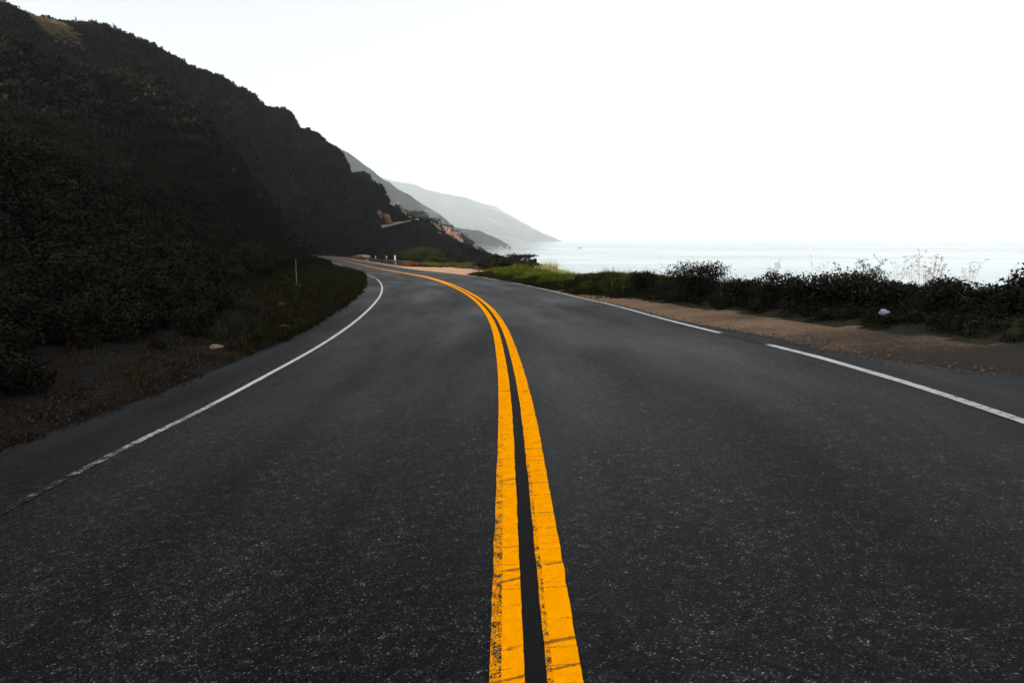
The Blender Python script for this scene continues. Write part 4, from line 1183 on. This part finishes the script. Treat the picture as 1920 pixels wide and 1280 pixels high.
for i, (px, py, hp, wp, lab) in enumerate([(5, 12, 14, 16, 'dark tree on the skyline at the top left corner'), (143, 47, 13, 16, 'leftmost pointed tree after the bare skyline patch'), (153, 50, 10, 18, 'second tree after the bare skyline patch, low and broad'),
                                           (174, 52, 13, 16, 'taller pointed tree standing apart on the skyline'), (190, 54, 8, 12, 'small tree right of the taller pointed skyline tree'), (214, 57, 10, 16, 'bushy tree where the skyline starts to fall'), (318, 108, 10, 18, 'ragged tree at the step in the falling skyline'),
                                           (348, 126, 10, 14, 'tree overhanging the notch in the falling skyline')]):
    Yd = np.interp(px, [q[0] for q in SKY], [q[2] for q in SKY]); P = at(px, py, Yd)
    zz = float(hill_full([P[0]], [P[1]])[0][0])
    sc_ = Yd / 1280
    tree(lab, (P[0], P[1], min(zz, P[2]) - 0.3), (hp + 4) * sc_ + max(0, P[2] - zz), wp * sc_ * 1.3, i, crown_h, GT)
GM = 'trees on the middle headland'
mids = [(778, 402, 13, 26), (790, 405, 14, 24), (800, 408, 12, 22), (812, 413, 10, 18), (822, 416, 11, 14), (826, 420, 13, 12), (836, 424, 9, 12), (845, 428, 10, 10), (849, 431, 13, 12), (857, 437, 10, 14),
        (868, 441, 9, 12), (875, 447, 12, 16), (880, 455, 10, 14), (886, 460, 9, 12), (896, 466, 10, 14), (770, 398, 8, 16)]
names = ['broad dark tree at the left end of the headland row', 'broad dark tree right after the headland row begins', 'third dark tree along the headland row', 'low tree halfway to the pair of pines', 'left pine of the pair above the pink cliff', 'right pine of the pair above the pink cliff',
         'small pine just above the pink cliff', 'low pine left of the pointed pine over the pink cliff', 'pointed pine standing over the pink cliff', 'squat tree right of the pointed pine', 'small tree at the right end of the pink cliff', 'bushy tree on the edge right of the pink cliff',
         'tree on the slope below the bushy cliff-edge tree', 'low tree near the tip of the headland', 'last tree at the tip of the headland', 'low tree tucked behind the spur edge']
for i, ((px, py, hp, wp), lab) in enumerate(zip(mids, names)):
    Yd = 885; P = at(px, py + 2, Yd); sc_ = Yd / 1280
    zz = float(mid_z([P[0]], [P[1]])[0]); zb = min(zz, P[2])
    tree(lab, (P[0], P[1], zb - 0.5), hp * sc_ + (P[2] - zb), wp * sc_ * 1.2, i, round_h if i % 3 != 2 else crown_g, GM)

# scrub on the middle headland, one mass
n = 1500
mx = rng.uniform(-230, 10, n); my = rng.uniform(760, 940, n); mz = mid_z(mx, my); k = mz > SEA + 8
M['leaf_mid'] = make_leaf('headland_leaf', (0.016, 0.020, 0.015), (0.032, 0.040, 0.026), None, 0.1)
mid_protos = [leaves_mesh(f'headland_clump_{i}', 160, bush_blobs(900 + i, 1.0, 0.75, 6), 0.2, M['leaf_mid'], 0.7, 0.6, 0.2, i) for i in range(3)]
pk = np.array([project((a, b, c)) for a, b, c in zip(mx, my, mz)])
k &= ~((pk[:, 0] > 828) & (pk[:, 0] < 872) & (rng.random(n) < 0.85))
scatter('headland_scrub', 'grey-green scrub on the middle headland', np.c_[mx, my, mz][k], rng.uniform(3, 7, k.sum()), mid_protos)

# ------------------------------------------------------------------ small things by the road
p = bank_pt(np.array([32.6]), np.array([2.9]))[0]
e = tag(empty('marker_stake', tuple(p)), 'thin tall metal stake standing in the grass on the left verge', 'stake')
hs = at(557, 488, p[1])[2] - p[2]
V, F = tube([(0, 0, -0.1), (0, 0, hs * 0.5), (0, 0, hs)], [0.016, 0.015, 0.014], 6)
obj('rod', np_mesh('rod', V, F, M['stake'], True), e)
V, F = tube([(0, 0, hs), (0, 0, hs + 0.02)], [0.03, 0.022], 8); obj('cap', np_mesh('cap', V, F, M['stake'], True), e)
V, F = box(0, 0, 0.03, 0.34, 0.30, 0.12); obj('base_block', np_mesh('base_block', V, F, M['stake']), e)
def bank_px(px, py):
    """bank point seen at a photo pixel"""
    best = None
    for s_ in np.arange(4, 75, 0.5):
        dv = np.arange(0.05, 12, 0.25); P = bank_pt(np.full(len(dv), s_), dv)
        for q in P:
            u = project(q); dd = (u[0] - px) ** 2 + (u[1] - py) ** 2
            if best is None or dd < best[0]: best = (dd, q)
    return best[1]
for i, (px, py, wpx, lab) in enumerate([(530, 573, 16, 'tan stone lying in the grass below the stake'), (580, 568, 9, 'small pale stone right of the stake base'), (536, 620, 20, 'flat tan stone at the edge of the grass'), (400, 655, 22, 'reddish tan stone on the leaf litter by the asphalt'), (558, 604, 12, 'small tan stone on the verge above the asphalt edge')]):
    q = bank_px(px, py); w = wpx * q[1] / 1280
    tag(obj('stone', rock_mesh('stone', w, w * 0.7, w * 0.45, M['rock_small'], 50 + i, 0.4, 3), None, (q[0], q[1], q[2] + w * 0.12)), lab, 'stone', 'stones on the left verge')
for i, (px, py, hpx, lab, mt) in enumerate([(512, 570, 34, 'tawny dry grass clump left of the stake', 'straw_dim'), (475, 575, 26, 'dry forked stalks left of the tawny grass clump', 'straw_dim'), (478, 612, 30, 'green weed tuft below the tawny grass clump', 'grass_dim')]):
    q = bank_px(px, py); h = hpx * q[1] / 1280
    tag(obj('grass_tussock', blades_mesh('grass_tussock', 90, h * 0.4, h, h * 0.03, M[mt], 0.8, 660 + i, segs=3), None, q), lab, 'grass tuft', 'grass tussocks by the road')
q = bank_px(292, 588); bush('flowering_weed', 'small yellow-leaved weed glowing on the dark left bank', 'weed', 0, 0, 0.42, 0.30, M['leaf_yellow'], 220, 0.05, 670, loc=q, nb=6, stem_r=0.005)
for i, (px, py, Yd, hp, lab) in enumerate([(421, 300, 300, 7, 'shrub high on the dark hillside, sun fleck coloured into its yellow leaves'), (437, 334, 300, 14, 'shrub below the high one on the hillside, sun fleck coloured into its leaves'), (432, 441, 120, 5, 'tiny sprig low on the hillside, coloured yellow as a sun fleck')]):
    P = at(px, py, Yd)
    for Yt in np.arange(Yd * 0.3, Yd * 1.6, 1.0):          # slide along the sight line to the slope
        Q = at(px, py, Yt)
        if hill_full([Q[0]], [Q[1]])[0][0] > Q[2] - 1.0: P = Q; break
    w = hp * P[1] / 1280 * 1.6  # sun flecks on the slope painted as yellow leaves
    bush('hillside_shrub', lab, 'shrub', 0, 0, w, w * 0.8 + 1.2, M['leaf_yellow'], 120, w * 0.13, 680 + i, 'shrubs coloured yellow as sun flecks on the dark hillside', loc=np.array([P[0] , P[1] - 1.0, P[2] - 0.6]), nb=4, stem_r=0.03)
# pale scrap lying on the berm
s_ = s_for(1652, 5.5); q = zc(s_, 5.5)
tq = at(1652, 595, q[1])
best = None
for ss_ in np.arange(4, 16, 0.2):
    for oo_ in np.arange(4.6, 8, 0.1):
        w_ = zc(ss_, oo_); u = project(w_ + np.array([0, 0, 0.25])); dd = (u[0] - 1652) ** 2 + (u[1] - 594) ** 2
        if best is None or dd < best[0]: best = (dd, w_)
q = best[1]
tag(obj('litter_scrap', rock_mesh('litter_scrap', 0.11, 0.10, 0.07, M['pale'], 77, 0.5, 3), None, (q[0], q[1] - 0.1, q[2] + 0.33)), 'small pale blue-white scrap caught in the dark berm plants', 'litter')

# ------------------------------------------------------------------ haze: the sea air over the whole place
m = bpy.data.materials.new('sea_haze'); m.use_nodes = True
N, L = m.node_tree.nodes, m.node_tree.links
N.remove(N['Principled BSDF'])
pv = N.new('ShaderNodeVolumePrincipled'); pv.inputs['Color'].default_value = (0.84, 0.93, 1.0, 1)
pv.inputs['Density'].default_value = 0.000064; pv.inputs['Anisotropy'].default_value = 0.0
L.new(pv.outputs[0], N['Material Output'].inputs['Volume'])
V, F = box(25000, 28500, 610, 70000, 70000, 1960)
hz_ = obj('haze', np_mesh('haze', V, F, m)); tag(hz_, 'pale sea haze over the coast', kind='stuff')
